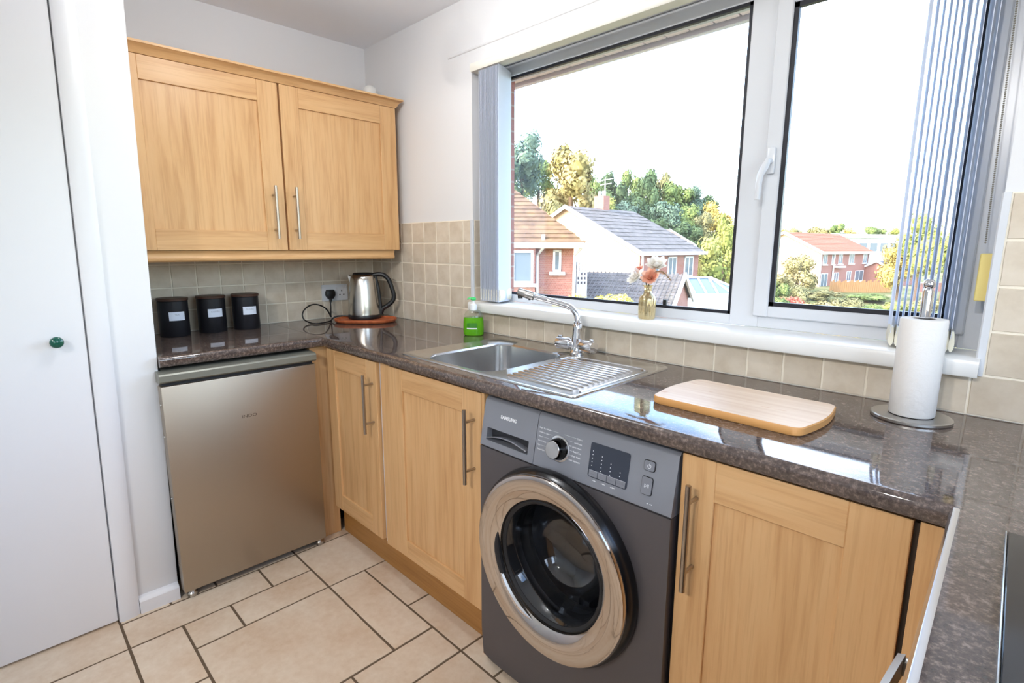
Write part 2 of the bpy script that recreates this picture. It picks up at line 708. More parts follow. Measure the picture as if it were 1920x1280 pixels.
# added glazed door, unseen behind the camera, to bring in more daylight
d2 = thing('added_glazed_door', (3.32, -2.755, 0), None, None)
tag(d2, kind='structure')
bm = NB()
for (a, b, c, d) in ((-3.25, -3.18, 0, 2.12), (-2.33, -2.26, 0, 2.12), (-3.18, -2.33, 2.05, 2.12), (-3.18, -2.33, 0.0, 0.07)):
    box(bm, 3.29, 3.35, a, b, c, d, 0.004)
fin('door_frame', bm, M_UPVC, d2)
for a, b in ((-3.18, -2.33),):
    bm = NB()
    box(bm, 3.315, 3.325, a, b, 0.07, 2.05)
    fin('pane', bm, M_PANE, d2)
# added window over the hob run, unseen, to light the left end
w2 = tag(thing('added_window', (3.32, -0.95, 1.06), None, None), kind='structure')
bm = NB()
for (a, b, c, d) in ((-1.55, -1.50, 1.06, 2.04), (-0.40, -0.35, 1.06, 2.04), (-1.50, -0.40, 1.06, 1.11), (-1.50, -0.40, 1.99, 2.04), (-0.98, -0.92, 1.11, 1.99)):
    box(bm, 3.30, 3.36, a, b, c, d, 0.003)
fin('window_frame', bm, M_UPVC, w2)
for a, b in ((-1.50, -0.98), (-0.92, -0.40)):
    fin('pane', box(NB(), 3.325, 3.331, a, b, 1.11, 1.99), M_PANE, w2)

# added pale slab outside the door, unseen, to bounce sunlight indoors
bm = NB()
box(bm, XR + 0.16, 9.0, -9.0, 0.1, -0.30, -0.10)
tag(fin('bounce_slab', bm, mat('pale_bounce_slab', rgb(226, 220, 208), 0.9, spec=0.2)), kind='structure')

# cupboard door with architrave, skirting
d1 = tag(fin('door_1', lean(box(NB(), 0.556, 0.572, -2.19, -1.3855, 0.008, 2.03, 0.0015)), M_GLOSSW, base=(0.56, -1.79, 0)), kind='structure')
bm = NB()
lathe(bm, [(0.0, 0.036), (0.009, 0.0355), (0.0155, 0.031), (0.0175, 0.0255), (0.0155, 0.020), (0.010, 0.0165), (0.0075, 0.012), (0.0085, 0.0)],
      T(0.572, -1.438, 0.997) @ RY(PI / 2), 24)
fin('knob', bm, mat('dark_green_ceramic', rgb(22, 84, 70), 0.08, spec=0.6), d1)['label'] = 'dark green round knob'
bm = NB()
prism(bm, [(0.555, -1.383), (0.576, -1.381), (0.580, -1.372), (0.578, -1.335), (0.570, -1.322), (0.555, -1.320)], 'z', 0, 2.036)
prism(bm, [(0.555, -2.260), (0.578, -2.260), (0.578, -2.195), (0.555, -2.195)], 'z', 0, 2.036)
box(bm, 0.555, 0.578, -2.260, -1.320, 2.036, 2.10, 0.003)
tag(fin('trim_1', lean(bm), M_GLOSSW), kind='structure')
bm = NB()
prism(bm, [(0.555, 0), (0.577, 0), (0.577, 0.045), (0.572, 0.052), (0.562, 0.058), (0.555, 0.06)], 'y', -1.320, -1.1975)
tag(fin('baseboard_left', bm, M_GLOSSW), kind='structure')

# plaster ridge over the window
bm = NB()
prism(bm, [(0.0, 2.098), (-0.004, 2.100), (-0.006, 2.106), (-0.004, 2.111), (0.0, 2.113)], 'x', 0.71, 3.2)
tag(fin('trim_2', bm, M_WALL), kind='structure')

# corner beads of the window opening
bm = NB()
prism(bm, [(0.853, -0.006), (0.866, -0.006), (0.868, -0.003), (0.868, 0.004), (0.853, 0.004)], 'z', 1.003, WT)
tag(fin('trim_3', bm, M_UPVC), kind='structure')
bm = NB()
prism(bm, [(2.603, 0.004), (2.603, -0.004), (2.606, -0.007), (2.619, -0.007), (2.619, 0.004)], 'z', 1.003, WT)
tag(fin('trim_4', bm, M_UPVC), kind='structure')

# ---- wall tiles (100 mm): grout beds as wall parts, each tile an object
def grout(name_parent, x0, x1, y0, y1, z0, z1):
    bm = NB()
    box(bm, x0, x1, y0, y1, z0, z1)
    return fin('grout', bm, M_GROUT, name_parent)


wtile_cache = {}


def wall_tile(parent, w, h, M):
    key = (round(w, 3), round(h, 3))
    if key not in wtile_cache:
        me = slab(w, h, 0.0032, 0.0014, 5)
        me.materials.append(M_TILE)
        wtile_cache[key] = me
    o = bpy.data.objects.new('wall_tile', wtile_cache[key])
    COL.objects.link(o)
    o.parent = parent
    o.matrix_local = T(*(-org_of(parent))) @ M
    return o


G = 0.0042
rows = [(TOP, 1.005), (1.005, 1.105), (1.105, 1.205), (1.205, 1.305), (1.305, 1.405)]
grout(wall_back, 0.0, 0.855, -0.0015, 0.0, TOP, WT)
grout(wall_back, 0.855, 2.615, -0.0015, 0.0, TOP, 1.003)
grout(wall_back, 2.615, XR, -0.0015, 0.0, TOP, WT)
xs = [0.0] + [0.1 * k for k in range(1, 33)] + [XR]
for a, b in zip(xs, xs[1:]):
    for r_i, (z0, z1) in enumerate(rows):
        lo, hi = a, b
        if r_i > 0:
            if lo >= 0.85 and hi <= 2.62:
                continue
            if lo < 0.853 < hi:
                hi = 0.853
            if lo < 2.62 < hi:
                lo = 2.62
        if hi - lo < 0.012:
            continue
        wall_tile(wall_back, hi - lo - G, z1 - z0 - G, T((lo + hi) / 2, -0.001, (z0 + z1) / 2) @ RX(PI / 2))
# tiles turned into the left reveal of the window
bm = NB()
box(bm, OX0, OX0 + 0.0015, 0.004, 0.12, 1.043, WT)
fin('grout', bm, M_GROUT, wall_back)
for z0, z1 in ((1.043, 1.105), (1.105, 1.205), (1.205, 1.305), (1.305, 1.405)):
    for y0, y1 in ((0.004, 0.060), (0.060, 0.120)):
        wall_tile(wall_back, y1 - y0 - G, z1 - z0 - G, T(OX0 + 0.001, (y0 + y1) / 2, (z0 + z1) / 2) @ RZ(PI / 2) @ RX(PI / 2))
ys = [-1.197] + [-0.107 - 0.0983 * k for k in range(10, -1, -1)] + [-0.006]
grout(wall_left, 0.0, 0.0015, -1.197, 0.0, TOP, 1.32)
for a, b in zip(ys, ys[1:]):
    for z0, z1 in rows[:4]:
        wall_tile(wall_left, b - a - G, z1 - z0 - G, T(0.001, (a + b) / 2, (z0 + z1) / 2) @ RZ(PI / 2) @ RX(PI / 2))

# ------------------------------------------------------------------ window
win = tag(thing('window_1', (1.74, 0.12, 1.043), None, None), kind='structure')
FY0, FY1 = 0.12, 0.18
bm = NB()
for (a, b, c, d) in ((0.868, 0.915, 1.043, 2.045), (2.556, 2.605, 1.043, 2.045), (0.915, 1.987, 1.043, 1.076), (0.915, 1.987, 1.998, 2.045), (1.987, 2.074, 1.043, 2.045),
                     (2.074, 2.556, 1.043, 1.090), (2.074, 2.556, 1.982, 2.045)):
    box(bm, a, b, FY0, FY1, c, d, 0.002)
fin('window_frame', bm, M_UPVC, win)
bm = NB()
SX0, SX1, SZ0, SZ1 = 2.062, 2.567, 1.079, 1.992
GX0, GX1, GZ0, GZ1 = 2.106, 2.531, 1.112, 1.955
for (a, b, c, d) in ((SX0, GX0, SZ0, SZ1), (GX1, SX1, SZ0, SZ1), (GX0, GX1, SZ0, GZ0), (GX0, GX1, GZ1, SZ1)):
    box(bm, a, b, 0.106, 0.165, c, d, 0.003)
sash = fin('sash', bm, M_UPVC, win)


def gasket(parent, x0, x1, z0, z1, y, w=0.009):
    bm = NB()
    for (a, b, c, d) in ((x0, x0 + w, z0, z1), (x1 - w, x1, z0, z1), (x0, x1, z0, z0 + w), (x0, x1, z1 - w, z1)):
        box(bm, a, b, y, y + 0.014, c, d)
    fin('gasket', bm, M_GASKET, parent)


gasket(win, 0.913, 1.989, 1.074, 2.000, 0.124, 0.012)
gasket(sash, GX0 - 0.001, GX1 + 0.001, GZ0 - 0.001, GZ1 + 0.001, 0.112, 0.014)
fin('pane', box(NB(), 0.914, 1.988, 0.134, 0.140, 1.075, 1.999), M_PANE, win)
fin('pane', box(NB(), GX0, GX1, 0.124, 0.130, GZ0, GZ1), M_PANE, sash)
bm = NB()        # window handle
box(bm, 2.070, 2.094, 0.094, 0.106, 1.500, 1.575, 0.004, 2)
tube(bm, [(2.082, 0.096, 1.535), (2.082, 0.074, 1.534), (2.080, 0.066, 1.520), (2.070, 0.060, 1.495), (2.068, 0.058, 1.47), (2.067, 0.058, 1.425)],
     [0.0085, 0.009, 0.0105, 0.009, 0.0085, 0.008], 10)
fin('window_handle', bm, M_UPVC, sash)
bm = NB()
prism(bm, [(0.118, 1.020), (0.118, 1.043), (-0.030, 1.043), (-0.0355, 1.040), (-0.038, 1.034), (-0.038, 1.008), (-0.036, 1.003), (-0.030, 1.003), (-0.026, 1.006), (-0.026, 1.020)], 'x', 0.868, 2.612)
fin('window_sill', bm, M_SILL, win)

tag(fin('black_square', box(NB(), 1.742, 1.755, 0.128, 0.134, 1.086, 1.105, 0.001), M_BLACK, base=(1.748, 0.131, 1.086)),
    'small black square stuck to the window glass behind the gold vase', 'sensor')

# ---- soffit and fascia outside, above the window
sof = tag(thing('trim_5', (1.5, 0.4, 2.14), None, None), kind='structure')
M_SOFFIT = mat('white_soffit', rgb(242, 230, 228), 0.6)
x = -0.37
while x < 3.6:
    bm = NB()
    box(bm, x + 0.003, x + 0.0985, 0.28, 0.562, 2.141, 2.15, 0.003)
    fin('soffit_board', bm, M_SOFFIT, sof, smooth=0)
    x += 0.1015
fin('fascia', box(NB(), -0.4, 3.65, 0.568, 0.60, 2.125, 2.33, 0.002), M_UPVC, sof)
fin('roof_slab', box(NB(), -0.4, 3.65, 0.16, 0.568, 2.16, 2.35), M_UPVC, sof)

# ------------------------------------------------------------------ vertical blind
bl = thing('vertical_blind', (1.74, 0.02, 2.01), 'white vertical blind drawn to both sides of the kitchen window', 'blind')
bm = NB()
prism(bm, [(-0.014, 2.010), (0.030, 2.010), (0.034, 2.016), (0.034, 2.042), (-0.014, 2.042), (-0.018, 2.036), (-0.018, 2.016)], 'x', 0.875, 2.602)
fin('headrail', bm, M_CREAM, bl)


def vane(x, yc, ang, w, z0, z1, name='vane', bw=0.006):
    """one fabric strip hanging in the plane through z, turned by ang from the y axis"""
    bm = NB()
    n = 7
    M = T(x, yc, 0) @ RZ(ang)
    A, B = [], []
    for k in range(n):
        t = -w / 2 + w * k / (n - 1)
        bow = bw * (1 - (2 * t / w) ** 2)
        for L, z in ((A, z0), (B, z1)):
            L.append((bm.verts.new(M @ Vector((bow, t, z))), bm.verts.new(M @ Vector((bow + 0.0012, t, z)))))
    for k in range(n - 1):
        for q in (0, 1):
            bm.faces.new((A[k][q], A[k + 1][q], B[k + 1][q], B[k][q]))
        bm.faces.new((A[k][0], A[k][1], A[k + 1][1], A[k + 1][0]))
        bm.faces.new((B[k][0], B[k][1], B[k + 1][1], B[k + 1][0]))
    for k in (0, n - 1):
        bm.faces.new((A[k][0], A[k][1], B[k][1], B[k][0]))
    return fin(name, bm, M_VANE, bl)


M_WEIGHT = mat('cream_weight', rgb(226, 220, 200), 0.4)


def weight(v, x, yc, ang, z, w=0.118):
    bm = NB()
    M = T(x, yc, 0) @ RZ(ang)
    for s in (-1, 1):
        bm2 = []
        prof = [(0.0022, 0.048), (0.004, 0.036), (0.0056, 0.020), (0.0045, 0.006), (0.0012, 0.0)]
        pts = [(p[0], p[1] + z) for p in prof] + [(-p[0], p[1] + z) for p in prof[::-1]]
        q = [M @ Vector((p[0] + 0.0035, s * w / 2, p[1])) for p in pts]
        qb = [M @ Vector((p[0] + 0.0035, s * (w / 2 - 0.05), p[1])) for p in pts]
        A = [bm.verts.new(c) for c in q]
        B = [bm.verts.new(c) for c in qb]
        bm.faces.new(A)
        bm.faces.new(B)
        for k in range(len(A)):
            j = (k + 1) % len(A)
            bm.faces.new((A[k], A[j], B[j], B[k]))
    fin('weight', bm, M_WEIGHT, v)


nl = 15
for k in range(nl):
    x = 0.902 + 0.0083 * k
    v = vane(x, 0.047, math.radians(21), 0.127, 1.052, 2.006)
    if k % 2 == 0:
        weight(v, x, 0.047, math.radians(21), 1.056)
VX = [2.428, 2.441, 2.453, 2.465, 2.476, 2.487, 2.499, 2.511, 2.523, 2.536, 2.548]
for k, x in enumerate(VX):
    base_a = math.atan2(x - CAM.x, 0.03 - CAM.y)
    ang = -base_a + math.radians([4.4, 3.6, 2.6, 2.8, 2.6, 2.8, 4.6, 2.6, 3.6, 5.4, 2.8][k])
    v = vane(x, 0.035, ang, 0.089, 1.082, 2.006, bw=0.0015)
    weight(v, x, 0.035, ang, 1.050, 0.080)
bm = NB()
for k in range(150):
    z = 1.30 + 0.0046 * k
    bmesh.ops.create_icosphere(bm, subdivisions=1, radius=0.0022, matrix=T(2.588 - 0.02 * (z - 1.3), 0.004, z))
fin('bead_chain', bm, mat('grey_bead_chain', rgb(120, 116, 106), 0.4, 0.3), bl)
tag(fin('yellow_tag', box(NB(), 2.582, 2.6065, 0.012, 0.055, 1.170, 1.276, 0.002), mat('yellowed_plastic', rgb(226, 206, 128), 0.5), base=(2.6, 0.03, 1.17)),
    'pale yellow plastic tag fixed to the right window reveal', 'tag')

# ------------------------------------------------------------------ kitchen units
def bar_handle(parent, p0, p1, out, r=0.006):
    """straight bar handle from p0 to p1 (bar axis), standing off along `out`"""
    p0, p1, out = Vector(p0), Vector(p1), Vector(out)
    bm = NB()
    tube(bm, [p0, p1], r, 14)
    for t in (0.17, 0.83):
        q = p0.lerp(p1, t)
        tube(bm, [q - out * 0.0, q - out], r * 0.72, 10)
    o = fin('handle', bm, M_HANDLE, parent)
    o['label'] = 'brushed steel bar handle'
    return o


def shaker_door_y(unit, x0, x1, z0, z1, sl, sr, rb, rt_, yf, th=0.021):
    """framed door facing -y; its face is at y = yf"""
    pan = NB()
    box(pan, x0 + sl - 0.008, x1 - sr + 0.008, yf + 0.008, yf + 0.017, z0 + rb - 0.008, z1 - rt_ + 0.008)
    d = fin('door', pan, M_OAKZ, unit)
    for a, b in ((x0, x0 + sl), (x1 - sr, x1)):
        fin('stile', box(NB(), a, b, yf, yf + th, z0, z1, 0.0015), M_OAKZ, d)
    for a, b in ((z0, z0 + rb), (z1 - rt_, z1)):
        fin('rail', box(NB(), x0 + sl, x1 - sr, yf + 0.0006, yf + th, a, b, 0.0012), M_OAKX, d)
    return d


def shaker_door_x(unit, y0, y1, z0, z1, sl, sr, rb, rt_, xf, th=0.021):
    """framed door facing +x; its face is at x = xf"""
    pan = NB()
    box(pan, xf - 0.017, xf - 0.008, y0 + sl - 0.008, y1 - sr + 0.008, z0 + rb - 0.008, z1 - rt_ + 0.008)
    d = fin('door', pan, M_OAKZ, unit)
    for a, b in ((y0, y0 + sl), (y1 - sr, y1)):
        fin('stile', box(NB(), xf - th, xf, a, b, z0, z1, 0.0015), M_OAKZ, d)
    for a, b in ((z0, z0 + rb), (z1 - rt_, z1)):
        fin('rail', box(NB(), xf - th, xf - 0.0006, y0 + sl, y1 - sr, a, b, 0.0012), M_OAKY, d)
    return d


# wall cupboard
wc = thing('wall_cabinet', (0.16, -0.61, 1.225), 'oak wall cabinet with two framed doors over the three black canisters', 'cabinet')
fin('carcass', box(NB(), 0.006, 0.326, -1.195, -0.046, 1.268, 1.952), M_OAKZ, wc)
dl = shaker_door_x(wc, -1.175, -0.615, 1.270, 1.949, 0.075, 0.083, 0.078, 0.082, 0.348)
bar_handle(dl, (0.385, -0.664, 1.318), (0.385, -0.664, 1.535), (0.037, 0, 0))
dr = shaker_door_x(wc, -0.607, -0.047, 1.270, 1.949, 0.079, 0.086, 0.078, 0.082, 0.348)
bar_handle(dr, (0.385, -0.576, 1.318), (0.385, -0.576, 1.535), (0.037, 0, 0))
bm = NB()        # cornice: moulding along the front, returned at the right end
prof = [(0.300, 1.950), (0.350, 1.950), (0.354, 1.956), (0.360, 1.968), (0.372, 1.978), (0.377, 1.980), (0.377, 1.988), (0.300, 1.988)]
for a, b in zip(prof, prof[1:] + prof[:1]):
    ea, eb = max(a[0] - 0.348, 0), max(b[0] - 0.348, 0)
    bm.faces.new([bm.verts.new(c) for c in ((a[0], -1.195, a[1]), (b[0], -1.195, b[1]), (b[0], -0.046 + eb, b[1]), (a[0], -0.046 + ea, a[1]))])
for a, b in zip(prof, prof[1:]):
    ea, eb = max(a[0] - 0.348, 0), max(b[0] - 0.348, 0)
    bm.faces.new([bm.verts.new(c) for c in ((a[0], -0.046 + ea, a[1]), (b[0], -0.046 + eb, b[1]), (0.006, -0.046 + eb, b[1]), (0.006, -0.046 + ea, a[1]))])
bm.faces.new([bm.verts.new(c) for c in ((0.006, -1.195, 1.988), (0.377, -1.195, 1.988), (0.377, -0.017, 1.988), (0.006, -0.017, 1.988))])
bmesh.ops.remove_doubles(bm, verts=bm.verts[:], dist=0.0004)
fin('cornice', bm, M_OAKY, wc)
bm = NB()
prism(bm, [(0.318, 1.268), (0.318, 1.226), (0.330, 1.226), (0.336, 1.232), (0.337, 1.240), (0.333, 1.246), (0.333, 1.258), (0.340, 1.268)], 'y', -1.195, -0.072)
fin('pelmet', bm, M_OAKY, wc)

bm = NB()
lathe(bm, [(0.001, 0.10), (0.016, 0.098), (0.028, 0.090), (0.034, 0.075), (0.035, 0.0)], T(0.15, -0.064, 1.988), 24, cap0=True, cap1=True)
tag(fin('plastic_tub', bm, mat('white_plastic_tub', rgb(236, 235, 230), 0.4), base=(0.15, -0.064, 1.988)),
    'small white domed tub standing on top of the wall cabinet', 'tub')

YF = -0.580
# corner base unit
bc = thing('base_cabinet', (0.79, -0.3, 0), 'narrow oak base cabinet in the corner beside the steel fridge', 'cabinet')
fin('carcass', box(NB(), 0.552, 1.06, -0.545, -0.02, 0.13, 0.866), M_OAKZ, bc)
d = shaker_door_y(bc, 0.584, 0.976, 0.148, 0.864, 0.066, 0.074, 0.072, 0.078, YF)
bar_handle(d, (0.950, -0.620, 0.588), (0.950, -0.620, 0.817), (0, -0.040, 0))
fin('filler_strip', box(NB(), 0.985, 1.056, -0.566, -0.545, 0.130, 0.866, 0.001), M_OAKZ, bc)
fin('corner_post', box(NB(), 0.525, 0.551, -0.640, -0.545, 0.0, 0.866, 0.001), M_OAKZ, bc)
fin('white_edging', box(NB(), 0.9832, 0.9846, -0.567, -0.545, 0.140, 0.866), M_UPVC, bc)
# sink base unit
bs = thing('base_cabinet', (1.32, -0.3, 0), 'oak base cabinet under the sink, left of the washing machine', 'cabinet')
fin('carcass', box(NB(), 1.062, 1.570, -0.558, -0.02, 0.13, 0.70), M_OAKZ, bs)
fin('end_panel', box(NB(), 1.566, 1.578, -0.578, -0.02, 0.0, 0.866), M_OAKZ, bs)
fin('top_rail', box(NB(), 1.062, 1.566, -0.558, -0.540, 0.70, 0.866), M_OAKX, bs)
d = shaker_door_y(bs, 1.060, 1.564, 0.148, 0.864, 0.087, 0.088, 0.068, 0.077, YF)
bar_handle(d, (1.535, -0.620, 0.582), (1.535, -0.620, 0.816), (0, -0.040, 0))
tag(fin('plinth', box(NB(), 0.555, 1.564, -0.530, -0.512, 0.0, 0.128, 0.001), M_OAKP, base=(1.06, -0.52, 0)),
    'long oak plinth board on the floor under the sink cabinets', 'plinth')
# base unit right of the washing machine
br = thing('base_cabinet', (2.39, -0.3, 0), 'oak base cabinet right of the washing machine, under the chopping board', 'cabinet')
fin('carcass', box(NB(), 2.206, 2.640, -0.556, -0.02, 0.13, 0.866), M_DARKGAP, br)
d = shaker_door_y(br, 2.202, 2.593, 0.148, 0.864, 0.072, 0.088, 0.072, 0.086, YF)
bar_handle(d, (2.238, -0.620, 0.580), (2.238, -0.620, 0.816), (0, -0.040, 0))
fin('corner_post', box(NB(), 2.602, 2.650, -0.580, -0.556, 0.0, 0.866, 0.001), M_OAKZ, br)
fin('plinth_board', box(NB(), 2.206, 2.66, -0.530, -0.512, 0.0, 0.13), M_OAKP, br)

# built-in oven under the hob (right run)
ov = thing('built_in_oven', (2.95, -1.0, 0), 'built-in oven with a bowed steel handle under the hob', 'oven')
fin('oven_body', skew(box(NB(), 2.680, 3.20, -1.300, -0.700, 0.10, 0.866)), M_BLACK, ov)
fin('oven_door', skew(box(NB(), 2.666, 2.680, -1.296, -0.704, 0.15, 0.855, 0.003)), M_HOB, ov)
bm = NB()
pts = [(2.626, y) for y in (-0.845, -1.16)]
A = []
for k in range(15):
    t = k / 14
    y = -0.822 - 0.356 * t
    x = 2.620 - 0.012 * math.sin(PI * t)
    A.append((x, y))
for (a, b) in zip(A, A[1:]):
    pass
ring = []
for x_, y_ in A:
    ring.append([bm.verts.new(c) for c in ((x_ - 0.004, y_, 0.790), (x_ + 0.004, y_, 0.793), (x_ + 0.004, y_, 0.764), (x_ - 0.004, y_, 0.767))])
for p, q in zip(ring, ring[1:]):
    for k in range(4):
        bm.faces.new((p[k], p[(k + 1) % 4], q[(k + 1) % 4], q[k]))
bm.faces.new(ring[0])
bm.faces.new(ring[-1])
for y_ in (-0.826, -1.174):
    box(bm, 2.622, 2.668, y_ - 0.007, y_ + 0.007, 0.768, 0.789, 0.003, 2)
fin('oven_handle', skew(bm, 0.02), M_HANDLE, ov)
for (a, b) in ((-0.700, -0.58), (-3.0, -1.30)):
    u_ = thing('base_cabinet', (2.95, (a + b) / 2, 0), 'oak base cabinet of the right-hand run ' + ('in the corner next to the oven' if a > -1 else 'beyond the oven, behind the viewer'), 'cabinet')
    fin('carcass', skew(box(NB(), 2.690, 3.22, a + 0.002, b - 0.002, 0.0, 0.866)), M_OAKZ, u_)
    fin('front_panel', skew(box(NB(), 2.668, 2.690, a + 0.003, b - 0.003, 0.14, 0.862, 0.0015)), M_OAKZ, u_)

# ---- worktop: laminate boards with a rolled front edge, cut out for the sink
wt = thing('worktop', (1.6, -0.3, 0.872), 'glossy mottled brown laminate worktop running round the kitchen', 'worktop')
ZB = 0.872


def roll(front, sgn, zt, zb, back):
    """profile (a, z) of a board whose front edge is rolled; sgn is the way it faces"""
    pr = [(back, zb), (front - sgn * 0.012, zb), (front - sgn * 0.004, zb + 0.003), (front, zb + 0.010), (front, zt - 0.013)]
    for k in range(1, 7):
        a = PI / 2 * k / 6
        pr.append((front - sgn * 0.013 * (1 - math.cos(a)), zt - 0.013 + 0.013 * math.sin(a)))
    pr.append((back, zt))
    return pr


HX0, HX1, HY0, HY1 = 1.19, 1.545, -0.530, -0.140
bm = NB()
prism(bm, roll(-0.600, -1, TOP, ZB, HY0), 'x', 0.0, 2.640)
prism(bm, [(HY0, ZB), (HY1, ZB), (HY1, TOP), (HY0, TOP)], 'x', 0.0, HX0)
prism(bm, [(HY0, ZB), (HY1, ZB), (HY1, TOP), (HY0, TOP)], 'x', HX1, 2.640)
prism(bm, [(HY1, ZB), (-0.0045, ZB), (-0.0045, TOP), (HY1, TOP)], 'x', 0.0, 2.640)
bmesh.ops.remove_doubles(bm, verts=bm.verts[:], dist=0.0002)
fin('sink_run_board', bm, M_TOP, wt)
bm = NB()
prism(bm, [(p[0], p[1]) for p in roll(0.586, 1, TOP, ZB, 0.0045)], 'y', -1.1785, -0.594)
fin('fridge_run_board', bm, M_TOP, wt)
bm = NB()
box(bm, 2.640, 3.245, -0.600, -0.0045, ZB, TOP)
b2 = NB()
box(b2, 2.640, 3.245, -3.0, -0.600, ZB, TOP)
skew(b2)
me_ = bpy.data.meshes.new('board')
b2.to_mesh(me_)
b2.free()
bm.from_mesh(me_)
bpy.data.meshes.remove(me_)
bmesh.ops.remove_doubles(bm, verts=bm.verts[:], dist=0.0002)
fin('hob_run_board', bm, M_TOP, wt)
bm = NB()
pr = [(2.640, ZB)] + [(2.640 - 0.0015 - 0.0045 * math.sin(PI * k / 10) ** 0.7, ZB + 0.0012 + (TOP - ZB) * k / 10) for k in range(11)] + [(2.643, TOP + 0.0014), (2.646, TOP + 0.0002)]
prism(bm, pr, 'y', -3.0, -0.5995)
fin('edge_strip', skew(bm), M_ALU, wt)['label'] = 'bright aluminium edge strip'

# ---- hob
hb = thing('hob', (2.95, -0.95, TOP), 'black ceramic glass hob with a thin metal edge on the worktop', 'hob')
fin('glass', skew(box(NB(), 2.698, 3.196, -1.226, -0.650, TOP + 0.0008, TOP + 0.0075, 0.001), 0.026), M_HOB, hb)
fin('edge_trim', skew(box(NB(), 2.6955, 2.6978, -1.230, -0.646, TOP + 0.0008, TOP + 0.007, 0.001), 0.026), M_STEEL, hb)
fin('edge_trim', box(NB(), 3.1965, 3.201, -1.230, -0.646, TOP + 0.0008, TOP + 0.007, 0.001), M_STEEL, hb)

# ------------------------------------------------------------------ fridge
fr = thing('under_counter_fridge', (0.33, -0.915, 0), 'brushed steel under-counter fridge standing below the three canisters', 'fridge')
FA, FB = -1.190, -0.645
fin('body', box(NB(), 0.05, 0.560, -1.174, FB - 0.004, 0.02, 0.815, 0.003), M_FRCAP, fr)
bm = NB()
box(bm, 0.564, 0.612, FA, FB, 0.032, 0.812, 0.005, 2)
fin('door', bm, M_FRIDGE, fr)
fin('door_seal', box(NB(), 0.556, 0.600, FA + 0.008, FB - 0.008, 0.036, 0.822), M_RUBBER, fr)
bm = NB()
prism(bm, [(0.561, 0.822), (0.604, 0.822), (0.613, 0.825), (0.617, 0.830), (0.617, 0.850), (0.613, 0.855), (0.600, 0.858), (0.561, 0.860)], 'y', FA - 0.002, FB + 0.004)
box(bm, 0.05, 0.561, -1.172, FB + 0.002, 0.822, 0.860)
fin('top_cover', bm, M_FRCAP, fr)
bm = NB()
text_bm(bm, 'INDO', 0.017, T(0.6124, -0.915, 0.645) @ RZ(PI / 2) @ RX(PI / 2), 0.0003, 'CENTER', 1.25)
fin('lettering', bm, mat('dark_logo_print', rgb(104, 92, 82), 0.4, 0.6), fr, smooth=0)
for y_ in (FA + 0.03, FB - 0.02):
    bm = NB()
    lathe(bm, [(0.016, 0.0), (0.018, 0.004), (0.018, 0.014), (0.012, 0.022), (0.012, 0.034)], T(0.585, y_, 0.0), 16, cap0=True, cap1=True)
    fin('foot', bm, M_STEEL, fr)
for z_ in (0.14, 0.40, 0.63, 0.745):
    bm = NB()
    lathe(bm, [(0.0045, 0), (0.0045, 0.003), (0.002, 0.004)], T(0.590, FA - 0.0, z_) @ RX(PI / 2), 10, cap1=True)
    fin('hinge_screw', bm, M_STEEL, fr)

# ------------------------------------------------------------------ washing machine
wm = thing('washing_machine', (1.885, -0.3, 0), 'graphite front-loading washing machine between the oak cabinets', 'washing machine')
X0, X1 = 1.584, 2.194
bm = NB()
for (a, b, c, d, e, f_) in ((X0 + 0.001, X0 + 0.012, -0.570, -0.04, 0.025, 0.845), (X1 - 0.012, X1 - 0.001, -0.570, -0.04, 0.025, 0.845), (X0, X1, -0.06, -0.04, 0.025, 0.845), (X0 + 0.001, X1 - 0.001, -0.545, -0.04, 0.835, 0.848), (X0, X1, -0.59, -0.04, 0.025, 0.04)):
    box(bm, a, b, c, d, e, f_)
fin('casing', bm, M_WM, wm)
CXW, CZW = 1.873, 0.472
# front panel with a round opening
bm = NB()
n = 64
outer, inner, deep = [], [], []
hx, hz0, hz1 = (X1 - X0) / 2, 0.022, 0.716
for k in range(n):
    a = 2 * PI * k / n
    dx, dz = math.cos(a), math.sin(a)
    s1 = ((X1 if dx > 0 else X0) - CXW) / dx if abs(dx) > 1e-6 else 1e9
    s2 = ((hz1 if dz > 0 else hz0) - CZW) / dz if abs(dz) > 1e-6 else 1e9
    s = min(s1, s2)
    px, pz = CXW + dx * s, CZW + dz * s
    outer.append([px, pz])
    inner.append(bm.verts.new((CXW + 0.226 * dx, -0.600, CZW + 0.226 * dz)))
    deep.append(bm.verts.new((CXW + 0.205 * dx, -0.570, CZW + 0.205 * dz)))
for cx_, cz_ in ((X0, hz0), (X1, hz0), (X0, hz1), (X1, hz1)):
    k = min(range(n), key=lambda q: (outer[q][0] - cx_) ** 2 + (outer[q][1] - cz_) ** 2)
    outer[k] = [cx_ + (0.008 if cz_ < 0.1 else 0) * (1 if cx_ == X0 else -1), cz_ + (0.008 if cz_ < 0.1 else 0)]
O0 = [bm.verts.new((p[0], -0.600, p[1])) for p in outer]
O1 = [bm.verts.new((p[0] + (0.004 if p[0] > 1.9 else -0.004) * 0, -0.575, p[1])) for p in outer]
for k in range(n):
    j = (k + 1) % n
    bm.faces.new((O0[k], O0[j], inner[j], inner[k]))
    bm.faces.new((inner[k], inner[j], deep[j], deep[k]))
    bm.faces.new((O0[k], O0[j], O1[j], O1[k]))
fin('front_panel', bm, M_WM, wm)
FZ0, FYA, FZ1, FYB = 0.718, -0.600, 0.862, -0.576
FM = (FYB - FYA) / (FZ1 - FZ0)
TILT = math.atan2(FYB - FYA, FZ1 - FZ0)


def on_f(x, z, off=0.0):
    """matrix on the sloping fascia: local x right, local y up the slope, local z outwards"""
    return T(x, FYA + FM * (z - FZ0) - off, z) @ RX(PI / 2 - TILT)


